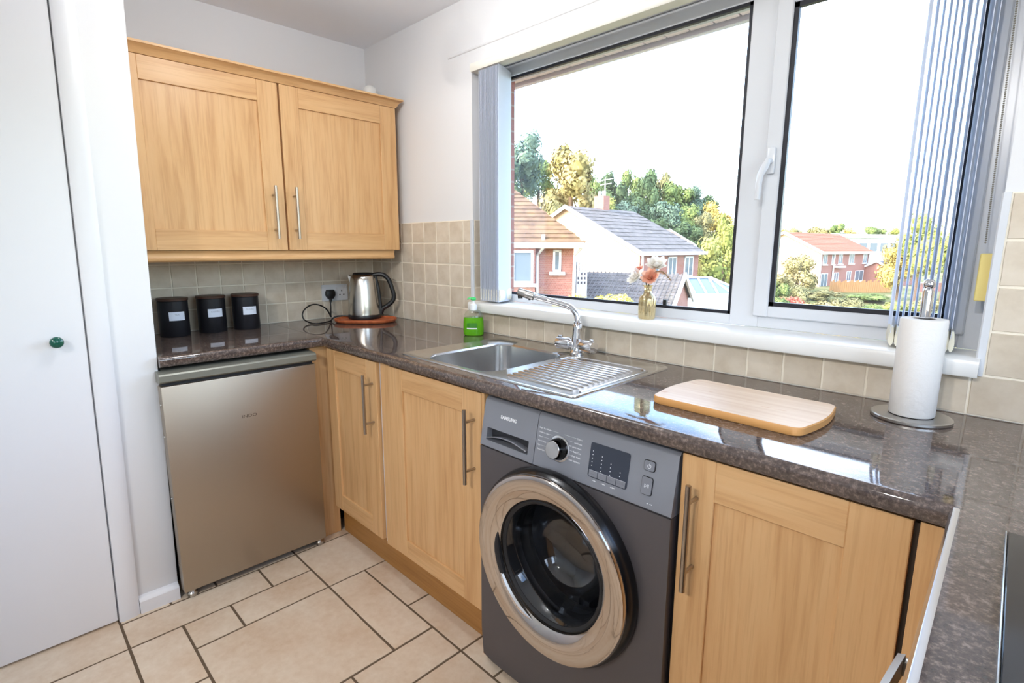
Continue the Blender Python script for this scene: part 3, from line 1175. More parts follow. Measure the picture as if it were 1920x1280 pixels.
bm = NB()
XS = 1.793
prof = [(-0.05, FZ0), (FYA + 0.003, FZ0), (FYA, FZ0 + 0.003), (FYB, 0.850), (FYB + 0.008, 0.858), (FYB + 0.03, 0.862), (-0.05, 0.862)]
prism(bm, prof, 'x', XS + 0.0008, X1)
fin('fascia', bm, M_WMF, wm)
bm = NB()        # detergent drawer front with a recessed grip: four bars round the recess
GX = (1.606, 1.770)
GZ = (0.7385, 0.7745)
ya = lambda z: FYA + FM * (z - FZ0)
prism(bm, [(-0.05, GZ[1]), (ya(GZ[1]), GZ[1]), (FYB, 0.850), (FYB + 0.008, 0.858), (FYB + 0.03, 0.862), (-0.05, 0.862)], 'x', X0, XS - 0.0008)
prism(bm, [(-0.05, FZ0), (FYA + 0.003, FZ0), (FYA, FZ0 + 0.003), (ya(GZ[0]), GZ[0]), (-0.05, GZ[0])], 'x', X0, XS - 0.0008)
for a, b in ((X0, GX[0]), (GX[1], XS - 0.0008)):
    prism(bm, [(-0.05, GZ[0]), (ya(GZ[0]), GZ[0]), (ya(GZ[1]), GZ[1]), (-0.05, GZ[1])], 'x', a, b)
dw = fin('detergent_drawer', bm, M_WMF, wm)
fin('grip_recess', box(NB(), GX[0], GX[1], -0.572, -0.55, GZ[0], GZ[1]), M_WMD, dw)
bm = NB()
A = []
for k in range(13):
    t = k / 12
    x_ = GX[0] + 0.004 + (GX[1] - GX[0] - 0.008) * t
    A.append((x_, -0.5985, GZ[0] + 0.008 + 0.013 * math.sin(PI * t)))
tube(bm, A, 0.0016, 8)
for p, q in zip(A, A[1:]):
    bm.faces.new([bm.verts.new(c) for c in ((p[0], -0.5975, p[2]), (q[0], -0.5975, q[2]), (q[0], -0.574, q[2] - 0.004), (p[0], -0.574, p[2] - 0.004))])
fin('grip_lip', bm, M_WMF, dw)
bm = NB()
text_bm(bm, 'SAMSUNG', 0.0135, on_f(1.6545, 0.8105), 0.0005, 'LEFT', 1.0, 0.0005)
o = fin('lettering', bm, M_PRINT, dw, smooth=0)
bm = NB()
text_bm(bm, '8.0kg', 0.0098, on_f(2.133, 0.7265), 0.0003, bold=0.0002)
fin('capacity_mark', bm, M_PRINT, wm, smooth=0)
bm = NB()
L1 = ['Super Eco Wash', 'Outdoor Care', 'Wool', 'Hand Wash', 'Spin', 'Rinse+Spin']
R1 = ['Cotton', 'Synthetics', "15' Quick Wash", 'Baby Care', 'Daily Wash', 'Dark Garment']
for k in range(6):
    z_ = 0.8195 - 0.0112 * k
    text_bm(bm, L1[k], 0.0058, on_f(1.8015, z_), 0.0002)
    text_bm(bm, R1[k], 0.0058, on_f(1.9425, z_), 0.0002, 'RIGHT')
KX, KZ = 1.8745, 0.783
fl = [(1.8395, 1.868), (1.834, 1.848), (1.818, 1.843), (1.831, 1.843), (1.814, 1.843), (1.831, 1.846)]
fr_ = [(1.886, 1.9235), (1.900, 1.914), (1.905, 1.9065), (1.9055, 1.917), (1.905, 1.916), (1.898, 1.909)]
for k in range(6):
    z_ = 0.8195 - 0.0112 * k + 0.002
    for a, b in (fl[k], fr_[k]):
        box(bm, 0, b - a, 0, 0.0004, 0, 0.0003, M=on_f(a, z_))
fin('lettering', bm, M_PRINT, wm, smooth=0)
bm = NB()        # programme dial
lathe(bm, [(0.0335, 0.0), (0.0335, 0.002), (0.031, 0.003), (0.027, 0.003)], on_f(KX, KZ), 40, cap0=True)
dial = fin('dial', bm, M_CHROME, wm)
bm = NB()
lathe(bm, [(0.0285, 0.002), (0.0275, 0.012), (0.0235, 0.026), (0.0225, 0.028)], on_f(KX, KZ), 40)
fin('dial_skirt', bm, mat('black_chrome', rgb(70, 68, 66), 0.12, 1.0), dial)
bm = NB()
lathe(bm, [(0.0225, 0.0275), (0.0215, 0.0288), (0.001, 0.0290)], on_f(KX, KZ), 40, cap1=True)
fin('dial_cap', bm, mat('spun_aluminium', rgb(214, 212, 208), 0.3, 1.0, aniso=0.7), dial)
bm = NB()        # display window
prism(bm, [(p[0], p[1]) for p in rrect(0.1095, 0.084, 0.006)], 'z', 0.0, 0.0012)
bmesh.ops.transform(bm, matrix=on_f(2.0245, 0.785), verts=bm.verts[:])
disp = fin('display', bm, M_DISP, wm)
bm = NB()
colsx = [(-0.046, 5, 0.0255), (-0.019, 5, 0.0185), (0.007, 4, 0.0085), (0.034, 2, -0.004)]
for cx_, n_, top_ in colsx:
    for k in range(n_):
        lathe(bm, [(0.0011, 0.0), (0.0011, 0.0004)], on_f(2.0245 + cx_, 0.785, 0) @ T(0, top_ - 0.0088 * k - 0.004, 0.0012), 8, cap1=True)
fin('indicator_dots', bm, M_PRINT, disp, smooth=0)['kind'] = 'stuff'
for k, w_ in enumerate(('Temp.', 'Spin', 'Option', 'Delay End')):
    bm = NB()
    x_ = 2.0245 - 0.0515 + 0.0259 * k
    box(bm, 0.0006, 0.0250, -0.0400, -0.0245, 0.0012, 0.0022, 0.0004, M=on_f(x_, 0.785))
    key = fin('key', bm, M_WMF, disp)
    bm = NB()
    text_bm(bm, w_, 0.0055, on_f(x_, 0.785) @ T(0.0128, -0.034, 0.0023), 0.0002, 'CENTER')
    fin('lettering', bm, M_GREYPRINT, key, smooth=0)
bm = NB()
for k in range(3):          # small white marks under the display (illegible fine print)
    box(bm, 0.010 + 0.026 * k, 0.022 + 0.026 * k, -0.0495, -0.0485, 0, 0.0003, M=on_f(2.0245 - 0.05, 0.785))
    box(bm, 0.0145 + 0.026 * k, 0.0175 + 0.026 * k, -0.0505, -0.0475, 0, 0.0003, M=on_f(2.0245 - 0.05, 0.785))
box(bm, 0.045, 0.098, -0.0575, -0.0562, 0, 0.0003, M=on_f(2.0245 - 0.05, 0.785))
box(bm, 0.056, 0.098, -0.0612, -0.0600, 0, 0.0003, M=on_f(2.0245 - 0.05, 0.785))
fin('fine_print', bm, M_PRINT, wm, smooth=0)
for name, x_, z_, w_, h_ in (('power_button', 2.1293, 0.8142, 0.0255, 0.0215), ('start_button', 2.1288, 0.7695, 0.0250, 0.0385)):
    bm = NB()
    prism(bm, [(p[0], p[1]) for p in rrect(w_ + 0.003, h_ + 0.003, 0.0055)], 'z', 0, 0.0006)
    bmesh.ops.transform(bm, matrix=on_f(x_, z_), verts=bm.verts[:])
    b_ = fin(name, bm, M_BLACK, wm)
    bm = NB()
    prism(bm, [(p[0], p[1]) for p in rrect(w_, h_, 0.0045)], 'z', 0, 0.0024)
    bmesh.ops.transform(bm, matrix=on_f(x_, z_), verts=bm.verts[:])
    fin('button_cap', bm, M_WMF, b_)
    bm = NB()
    if name == 'power_button':
        pts = [(0.0042 * math.sin(a), -0.001 + 0.0042 * math.cos(a), 0) for a in [0.55 + (2 * PI - 1.1) * k / 16 for k in range(17)]]
        tube(bm, pts, 0.0005, 6)
        tube(bm, [(0, -0.0005, 0), (0, 0.005, 0)], 0.0005, 6)
    else:
        tube(bm, [(-0.005, -0.0042, 0), (-0.005, 0.0042, 0), (0.0005, 0, 0), (-0.005, -0.0042, 0)], 0.0005, 6)
        for q in (0.0025, 0.005):
            tube(bm, [(q, -0.0042, 0), (q, 0.0042, 0)], 0.0005, 6)
    bmesh.ops.transform(bm, matrix=on_f(x_, z_) @ T(0, 0, 0.0026), verts=bm.verts[:])
    fin('symbol', bm, M_PRINT, b_)
# porthole door
MD = T(CXW, 0, CZW) @ RX(PI / 2)            # local z = -y
bm = NB()
lathe(bm, [(0.232, 0.590), (0.254, 0.601), (0.258, 0.612), (0.254, 0.630), (0.246, 0.640)], MD, 72)
door = fin('porthole_door', bm, mat('black_door_rim', rgb(20, 20, 22), 0.2, spec=0.6), wm)
bm = NB()
lathe(bm, [(0.247, 0.634), (0.2475, 0.641), (0.244, 0.647), (0.236, 0.6495), (0.205, 0.643), (0.180, 0.633), (0.1745, 0.629), (0.1725, 0.622), (0.172, 0.600)], MD, 72)
fin('chrome_ring', bm, mat('smoked_chrome', rgb(205, 196, 188), 0.07, 1.0), door)
bm = NB()
lathe(bm, [(0.172, 0.622), (0.168, 0.6245), (0.160, 0.620), (0.157, 0.605), (0.157, 0.585)], MD, 64)
fin('door_gasket', bm, M_RUBBER, door)
bm = NB()
lathe(bm, [(0.159, 0.618), (0.150, 0.606), (0.141, 0.575), (0.128, 0.535), (0.112, 0.505), (0.085, 0.490), (0.045, 0.484), (0.001, 0.483)], MD, 56, cap1=True)
fin('door_glass', bm, M_WMGLASS, door)
bm = NB()       # grip scoop in the ring, on the left
A = []
for k in range(11):
    a = math.radians(200 + 5.6 * k)
    A.append((CXW + 0.183 * math.cos(a), -0.6335, CZW + 0.183 * math.sin(a)))
tube(bm, A, [0.002, 0.007, 0.010, 0.012, 0.012, 0.012, 0.012, 0.012, 0.010, 0.007, 0.002], 10)
fin('door_grip', bm, M_CHROME, door)
bm = NB()
A = []
for k in range(9):
    a = math.radians(172 + 6.0 * k)
    A.append((CXW + 0.1815 * math.cos(a), -0.6330, CZW + 0.1815 * math.sin(a)))
tube(bm, A, [0.002, 0.007, 0.0095, 0.0105, 0.0105, 0.0105, 0.0095, 0.007, 0.002], 10)
fin('grip_recess', bm, M_RUBBER, door)
bm = NB()
lathe(bm, [(0.205, 0.570), (0.205, 0.545), (0.195, 0.530), (0.165, 0.522), (0.162, 0.510), (0.175, 0.500)], MD, 48)
fin('bellows', bm, M_RUBBER, wm)
bm = NB()
lathe(bm, [(0.175, 0.505), (0.232, 0.490), (0.236, 0.470), (0.236, 0.180), (0.220, 0.170), (0.001, 0.165)], MD, 48, cap1=True)
for k in range(3):
    a = 2 * PI * k / 3 + 0.5
    M_ = T(CXW, 0, CZW) @ RX(PI / 2) @ RZ(a)
    box(bm, 0.185, 0.238, -0.022, 0.022, 0.20, 0.46, 0.012, 2, M=M_)
fin('drum', bm, M_DRUM, wm)
fin('kick_strip', box(NB(), X0 + 0.02, X1 - 0.02, -0.57, -0.5, 0.0, 0.025), M_BLACK, wm)

# ------------------------------------------------------------------ sink and tap
sk = thing('sink', (1.494, -0.305, TOP), 'stainless steel sink with a square bowl and ribbed drainer in the worktop', 'sink')
SXC, SYC, SW, SH = 1.4935, -0.3055, 0.787, 0.495
BXC, BYC, BW, BH = 1.3675, -0.3345, 0.335, 0.375
ZS = TOP + 0.0035
bm = NB()


def ray_out(angle, cx_, cy_, w, h, r, ox, oy):
    """distance from (ox, oy) along angle to the rounded rectangle"""
    dx, dy = math.cos(angle), math.sin(angle)
    lo, hi = 0.0, 2.0
    for _ in range(40):
        m_ = (lo + hi) / 2
        x_, y_ = abs(ox + dx * m_ - cx_), abs(oy + dy * m_ - cy_)
        qx, qy = x_ - (w / 2 - r), y_ - (h / 2 - r)
        d_ = math.hypot(max(qx, 0), max(qy, 0)) + min(max(qx, qy), 0) - r
        if d_ < 0:
            lo = m_
        else:
            hi = m_
    return Vector((ox + dx * lo, oy + dy * lo, 0))


N_ = 96
angs = [2 * PI * k / N_ + 0.01 for k in range(N_)]
cor = [math.atan2(sy_ * SH / 2 + SYC - BYC, sx_ * SW / 2 + SXC - BXC) for sx_ in (-1, 1) for sy_ in (-1, 1)]
angs = sorted(angs + [(c + e) % (2 * PI) for c in cor for e in (-0.03, -0.015, 0, 0.015, 0.03)])
loops = []
for (cx_, cy_, w, h, r, z_) in ((SXC, SYC, SW, SH, 0.025, TOP), (SXC, SYC, SW - 0.002, SH - 0.002, 0.024, TOP + 0.0038), (SXC, SYC, SW - 0.016, SH - 0.016, 0.020, TOP + 0.0042),
                                (SXC, SYC, SW - 0.028, SH - 0.028, 0.018, TOP + 0.0022), (BXC, BYC, BW + 0.014, BH + 0.014, 0.062, TOP + 0.0020), (BXC, BYC, BW, BH, 0.058, TOP - 0.004),
                                (BXC, BYC, BW - 0.012, BH - 0.012, 0.056, TOP - 0.10), (BXC, BYC, BW - 0.022, BH - 0.022, 0.056, TOP - 0.135), (BXC, BYC, BW - 0.06, BH - 0.06, 0.05, TOP - 0.152), (BXC, BYC, 0.10, 0.10, 0.049, TOP - 0.156)):
    L = []
    for a in angs:
        p = ray_out(a, cx_, cy_, w, h, r, BXC, BYC)
        L.append(bm.verts.new((p.x, p.y, z_)))
    loops.append(L)
for A, B in zip(loops, loops[1:]):
    for k in range(len(A)):
        j = (k + 1) % len(A)
        bm.faces.new((A[k], A[j], B[j], B[k]))
bm.faces.new(loops[-1])
fin('basin', bm, M_SINK, sk, smooth=40)
for k in range(13):
    t = k / 12
    y_ = -0.500 + 0.300 * t
    xa, xb = 1.590 - 0.020 * t, 1.848 - 0.010 * t
    bm = NB()
    A = [(xa, y_, ZS - 0.003), (xa + 0.014, y_, ZS - 0.0012), (xb - 0.014, y_, ZS - 0.0012), (xb, y_, ZS - 0.003)]
    tube(bm, A, [0.001, 0.0048, 0.0048, 0.001], 8)
    fin('drainer_rib', bm, M_SINK, sk, smooth=60)
bm = NB()
A = [(1.560, -0.215, ZS - 0.0025), (1.572, -0.165, ZS - 0.0015), (1.62, -0.150, ZS - 0.0015), (1.82, -0.150, ZS - 0.0015), (1.856, -0.165, ZS - 0.0015), (1.866, -0.20, ZS - 0.0015), (1.868, -0.50, ZS - 0.0015)]
tube(bm, catmull(A, 5), 0.004, 8)
fin('drainer_lip', bm, M_SINK, sk, smooth=60)
bm = NB()
lathe(bm, [(0.040, 0.0), (0.038, 0.003), (0.030, 0.001), (0.028, -0.006), (0.001, -0.006)], T(BXC, BYC, TOP - 0.1555), 28, cap1=True)
fin('waste', bm, M_CHROME, sk)

tp = thing('kitchen_tap', (1.548, -0.108, ZS), 'chrome mixer tap with a swan spout behind the sink', 'tap')
bm = NB()
lathe(bm, [(0.027, -0.001), (0.027, 0.006), (0.022, 0.012), (0.020, 0.024), (0.021, 0.050), (0.018, 0.072), (0.0165, 0.090), (0.016, 0.104), (0.013, 0.108)], T(1.548, -0.108, ZS), 28, cap0=True, cap1=True)
fin('tap_body', bm, M_CHROME, tp)
for s in (-1, 1):
    bm = NB()
    lathe(bm, [(0.014, 0.008), (0.0155, 0.024), (0.0215, 0.028), (0.0220, 0.032), (0.0220, 0.078), (0.0205, 0.082), (0.001, 0.083)],
          along((1.548, -0.108, ZS + 0.033), (s, -0.12, 0)), 28, cap1=True)
    box(bm, -0.005, 0.005, -0.004, 0.004, 0.062, 0.078, 0.002, 2, M=T(0, 0, 0.024) @ along((1.548, -0.108, ZS + 0.033), (s, -0.12, 0)))
    fin('tap_lever', bm, M_CHROME, tp)
SP = catmull([(1.548, -0.108, 1.010), (1.548, -0.108, 1.035), (1.541, -0.110, 1.058), (1.522, -0.118, 1.078), (1.495, -0.131, 1.088), (1.44, -0.158, 1.103), (1.395, -0.178, 1.1135)], 6)
bm = NB()
tube(bm, SP, 0.0105, 16)
lathe(bm, [(0.0105, -0.006), (0.0135, -0.004), (0.0135, 0.006), (0.0105, 0.008)], T(1.548, -0.108, 1.022), 20)
fin('spout', bm, M_CHROME, tp)
bm = NB()
dv = Vector((1.345 - 1.41, -0.201 + 0.172, 1.127 - 1.110)).normalized()
Mh = along((1.400, -0.176, 1.1125), dv)
lathe(bm, [(0.011, -0.004), (0.0145, 0.000), (0.0150, 0.030), (0.0145, 0.058), (0.0120, 0.062), (0.001, 0.062)], Mh, 24, cap1=True)
sh = fin('spray_head', bm, M_STEEL, tp)
bm = NB()
tube(bm, [(1.352, -0.198, 1.118), (1.354, -0.199, 1.103)], [0.0095, 0.0085], 14)
tube(bm, [(1.384, -0.183, 1.110), (1.386, -0.184, 1.098)], [0.006, 0.004], 10)
fin('nozzle', bm, M_BLACK, sh)

# ------------------------------------------------------------------ things on the worktop
M_CANIN = mat('matt_black_tin', rgb(30, 30, 35), 0.42, 0.2)
M_WALNUT = mat('dark_walnut_lid', rgb(74, 50, 38), 0.5)
M_LABEL = mat('silver_white_label', rgb(214, 222, 236), 0.35)
M_LBLTXT = mat('grey_label_print', rgb(150, 158, 172), 0.5)
for i, (x_, y_, word, lab) in enumerate(((0.102, -1.018, 'TEA', 'black tin canister labelled TEA, nearest the white cupboard wall'),
                                         (0.088, -0.868, 'COFFEE', 'black tin canister labelled COFFEE, middle of the three'),
                                         (0.096, -0.727, 'SUGAR', 'black tin canister labelled SUGAR, nearest the kettle'))):
    t = thing('canister', (x_, y_, TOP), lab, 'canister', 'black canisters on the fridge worktop')
    bm = NB()
    lathe(bm, [(0.054, 0.0), (0.056, 0.003), (0.056, 0.148), (0.054, 0.150)], T(x_, y_, TOP), 40, cap0=True, cap1=True)
    fin('tin', bm, M_CANIN, t)
    bm = NB()
    lathe(bm, [(0.053, 0.150), (0.0582, 0.151), (0.0588, 0.159), (0.0570, 0.162), (0.001, 0.1625)], T(x_, y_, TOP), 40, cap0=True, cap1=True)
    fin('lid', bm, M_WALNUT, t)
    bm = NB()
    AA = [math.radians(-30 + 6 * k) for k in range(11)]
    for p, q in zip(AA, AA[1:]):
        bm.faces.new([bm.verts.new((x_ + 0.0568 * math.cos(a), y_ + 0.0568 * math.sin(a), TOP + z_)) for a, z_ in ((p, 0.070), (q, 0.070), (q, 0.106), (p, 0.106))])
    bmesh.ops.remove_doubles(bm, verts=bm.verts[:], dist=0.0002)
    lb = fin('label', bm, M_LABEL, t)
    bm = NB()
    text_bm(bm, word, 0.0105, T(0, 0, 0), 0.0, 'CENTER')
    for v in bm.verts:
        a = v.co.x / 0.0570
        v.co = Vector((x_ + 0.0570 * math.cos(a), y_ + 0.0570 * math.sin(a), TOP + 0.0905 + v.co.y))
    fin('lettering', bm, M_LBLTXT, lb, smooth=0)

# tray
UV = Vector((cy, sy, 0)); NV = Vector((-sy, cy, 0))
tr_c = Vector((0.281, -0.219, TOP))
Mt = Matrix((UV, NV, Vector((0, 0, 1)))).transposed().to_4x4()
Mt.translation = tr_c
bm = NB()
LL = []
for (w, h, r, z_) in ((0.270, 0.165, 0.078, 0.0005), (0.296, 0.190, 0.09, 0.004), (0.310, 0.204, 0.095, 0.014), (0.310, 0.204, 0.095, 0.0185), (0.300, 0.194, 0.09, 0.0185), (0.288, 0.182, 0.085, 0.0105)):
    LL.append([bm.verts.new(Mt @ Vector((p[0], p[1], z_))) for p in rrect(w, h, r, 8)])
for A, B in zip(LL, LL[1:]):
    for k in range(len(A)):
        j = (k + 1) % len(A)
        bm.faces.new((A[k], A[j], B[j], B[k]))
bm.faces.new(LL[0])
bm.faces.new(LL[-1])
M_TRAY = mat('reddish_wood_tray', rgb(190, 104, 64), 0.4)
setc(M_TRAY, ramp(M_TRAY, noise(M_TRAY, coords(M_TRAY, (30, 30, 4), rot=(0, 0, 0.78)), 1.2, 4), [(0.3, rgb(160, 78, 46)), (0.7, rgb(200, 112, 68))]))
tag(fin('wooden_tray', bm, M_TRAY, base=tr_c, smooth=50), 'oval reddish wooden tray under the kettle', 'tray')

# kettle
KC = Vector((0.219, -0.189, TOP + 0.0105))
kt = thing('kettle', KC, 'brushed steel electric kettle with a black handle on the wooden tray', 'kettle')
MK = T(*KC)
bm = NB()
lathe(bm, [(0.081, 0.0), (0.083, 0.004), (0.083, 0.020), (0.081, 0.023)], MK, 48, cap0=True, cap1=True)
fin('base', bm, M_BLACK, kt)
bm = NB()
lathe(bm, [(0.0815, 0.022), (0.0815, 0.030), (0.079, 0.070), (0.0745, 0.120), (0.0695, 0.165), (0.065, 0.200), (0.061, 0.216), (0.053, 0.224)], MK, 56, cap0=True)
M_KET = mat('polished_brushed_steel', rgb(196, 190, 182), 0.22, 1.0, aniso=0.6)
fin('jug', bm, M_KET, kt, smooth=60)
bm = NB()
lathe(bm, [(0.0505, 0.222), (0.052, 0.228), (0.046, 0.234), (0.001, 0.236)], MK, 40, cap1=True)
fin('lid', bm, M_BLACK, kt)
hd = (UV * 0.96 + NV * 0.1).normalized()
P_ = lambda s, z_: KC + hd * (s + 0.005) + Vector((0, 0, z_))
bm = NB()
tube(bm, catmull([P_(0.045, 0.222), P_(0.072, 0.226), P_(0.102, 0.220), P_(0.124, 0.196), P_(0.140, 0.150), P_(0.147, 0.112), P_(0.138, 0.086), P_(0.112, 0.064), P_(0.088, 0.048), P_(0.078, 0.026)], 5), 0.0115, 12)
tube(bm, catmull([P_(0.052, 0.222), P_(0.066, 0.17), P_(0.072, 0.12), P_(0.077, 0.06), P_(0.079, 0.02)], 4), 0.0095, 10)
fin('handle', bm, M_BLACK, kt, smooth=60)
bm = NB()
sd = -UV
prism(bm, [(0.054, 0.212), (0.072, 0.222), (0.070, 0.206), (0.064, 0.185)], 'y', -0.018, 0.018)
bmesh.ops.transform(bm, matrix=Matrix((sd, NV * -1, Vector((0, 0, 1)))).transposed().to_4x4(), verts=bm.verts[:])
bmesh.ops.translate(bm, verts=bm.verts[:], vec=KC)
fin('spout', bm, M_KET, kt)
bm = NB()
cord = [(0.036, -0.283, 1.005), (0.040, -0.285, 0.975), (0.060, -0.297, 0.932), (0.070, -0.303, 0.925), (0.078, -0.325, 0.962), (0.085, -0.362, 0.988), (0.095, -0.408, 0.997),
        (0.110, -0.452, 0.982), (0.120, -0.474, 0.955), (0.130, -0.470, 0.928), (0.165, -0.455, 0.9155), (0.200, -0.445, 0.9145), (0.196, -0.405, 0.9145), (0.165, -0.352, 0.9150),
        (0.145, -0.335, 0.9200), (0.150, -0.312, 0.9335), (0.165, -0.270, 0.934), (0.190, -0.240, 0.930)]
tube(bm, catmull(cord, 6), 0.0036, 10)
fin('cord', bm, M_BLACK, kt, smooth=60)
bm = NB()
LL = []
for (s, x_) in ((0.90, 0.0125), (1.0, 0.016), (1.0, 0.030), (0.92, 0.037), (0.6, 0.040)):
    LL.append([bm.verts.new((x_, -0.276 + q[0] * s, 1.038 + q[1] * s)) for q in [(0.024, 0.010), (0.018, 0.023), (-0.018, 0.023), (-0.025, 0.010), (-0.025, -0.008), (-0.012, -0.026), (0.012, -0.026), (0.024, -0.008)]])
for A, B in zip(LL, LL[1:]):
    for k in range(8):
        bm.faces.new((A[k], A[(k + 1) % 8], B[(k + 1) % 8], B[k]))
bm.faces.new(LL[0]); bm.faces.new(LL[-1])
tube(bm, [(0.028, -0.278, 1.018), (0.035, -0.282, 1.002), (0.037, -0.2835, 0.993)], [0.008, 0.0065, 0.0042], 10)
fin('plug', bm, M_BLACK, kt, smooth=30)

# double socket
so = thing('double_socket', (0.004, -0.243, 1.0), 'white double wall socket on the tiles behind the kettle', 'socket')
bm = NB()
prism(bm, [(p[0] - 0.243, p[1] + 1.043) for p in rrect(0.146, 0.086, 0.004, 3)], 'x', 0.004, 0.0125)
fin('face_plate', bm, M_UPVC, so)
for y_ in (-0.238, -0.193 + 0.012):
    bm = NB()
    box(bm, 0.0125, 0.0155, y_ - 0.005, y_ + 0.005, 1.055, 1.070, 0.001)
    fin('rocker_switch', bm, M_UPVC, so)
for (y_, z_, w_, h_) in ((-0.205, 1.052, 0.0045, 0.009), (-0.216, 1.031, 0.008, 0.0045), (-0.194, 1.031, 0.008, 0.0045)):
    fin('pin_slot', box(NB(), 0.0120, 0.0128, y_ - w_ / 2, y_ + w_ / 2, z_ - h_ / 2, z_ + h_ / 2), M_BLACK, so)

# washing-up liquid bottle
SB = Vector((0.972, -0.094, TOP))
sb = thing('soap_bottle', SB, 'clear pump bottle of bright green washing-up liquid beside the sink', 'bottle')
MS = T(*SB) @ RZ(YAW) @ Matrix.Diagonal((1, 0.62, 1, 1))
bm = NB()
lathe(bm, [(0.038, 0.0005), (0.043, 0.004), (0.0445, 0.02), (0.0435, 0.060), (0.0415, 0.078)], MS, 40, cap0=True, cap1=True)
M_LIQ = mat('green_soap', rgb(120, 214, 40), 0.12, trans=0.55, ior=1.33)
fin('liquid', bm, M_LIQ, sb)
bm = NB()
lathe(bm, [(0.0425, 0.0788), (0.040, 0.092), (0.030, 0.105), (0.017, 0.112), (0.014, 0.116)], MS, 40, cap1=False)
fin('shoulder', bm, M_CLEARP, sb)
bm = NB()
lathe(bm, [(0.015, 0.110), (0.0155, 0.116), (0.0150, 0.132), (0.010, 0.136), (0.0055, 0.137), (0.005, 0.150)], T(*SB), 24, cap0=True, cap1=True)
fin('collar', bm, mat('white_pump_collar', rgb(240, 242, 244), 0.35), sb)
bm = NB()
lathe(bm, [(0.0045, 0.136), (0.0045, 0.150), (0.012, 0.153), (0.0125, 0.158), (0.009, 0.164), (0.001, 0.165)], T(*SB), 20, cap1=True)
tube(bm, [SB + Vector((0, 0, 0.158)), SB + UV * -0.018 + Vector((0, 0, 0.160)), SB + UV * -0.026 + Vector((0, 0, 0.155))], [0.005, 0.0045, 0.003], 8)
fin('pump', bm, mat('green_pump', rgb(70, 200, 110), 0.35), sb)
bm = NB()
AA = [math.radians(-128 + 5 * k) for k in range(13)]
for z0, z1 in ((0.034, 0.056),):
    for p, q in zip(AA, AA[1:]):
        bm.faces.new([bm.verts.new(MS @ Vector((0.0446 * math.cos(a), 0.0446 * math.sin(a), z_))) for a, z_ in ((p, z0), (q, z0), (q, z1), (p, z1))])
bmesh.ops.remove_doubles(bm, verts=bm.verts[:], dist=0.0002)
fin('label', bm, mat('dark_green_label', rgb(52, 124, 26), 0.4), sb)
bm = NB()
for p, q in zip(AA, AA[1:]):
    bm.faces.new([bm.verts.new(MS @ Vector((0.0449 * math.cos(a), 0.0449 * math.sin(a), z_))) for a, z_ in ((p, 0.0295), (q, 0.0295), (q, 0.0345), (p, 0.0345))])
fin('label_stripe', bm, M_PRINT, sb)

# vase and flowers on the sill
VC = Vector((1.729, 0.046, 1.043))
vs = thing('glass_vase', VC, 'small ribbed gold glass vase on the window sill', 'vase')
M_GOLD = mat('gold_tinted_glass', rgb(238, 216, 164), 0.06, 0.2, spec=0.8, trans=0.75)
bm = NB()
lathe(bm, [(0.0255, 0.0), (0.0275, 0.003), (0.0280, 0.030), (0.0280, 0.066), (0.0250, 0.078), (0.0150, 0.088), (0.0125, 0.094), (0.0125, 0.110), (0.0165, 0.1135), (0.0165, 0.116), (0.0130, 0.116), (0.0105, 0.108)],
      T(*VC), 60, cap0=True, rfun=lambda a, h: 1 + (0.045 * math.cos(12 * a) if 0.002 < h < 0.07 else 0))
fin('vase_body', bm, M_GOLD, vs, smooth=60)
M_STEM = mat('dried_stem', rgb(120, 104, 66), 0.7)


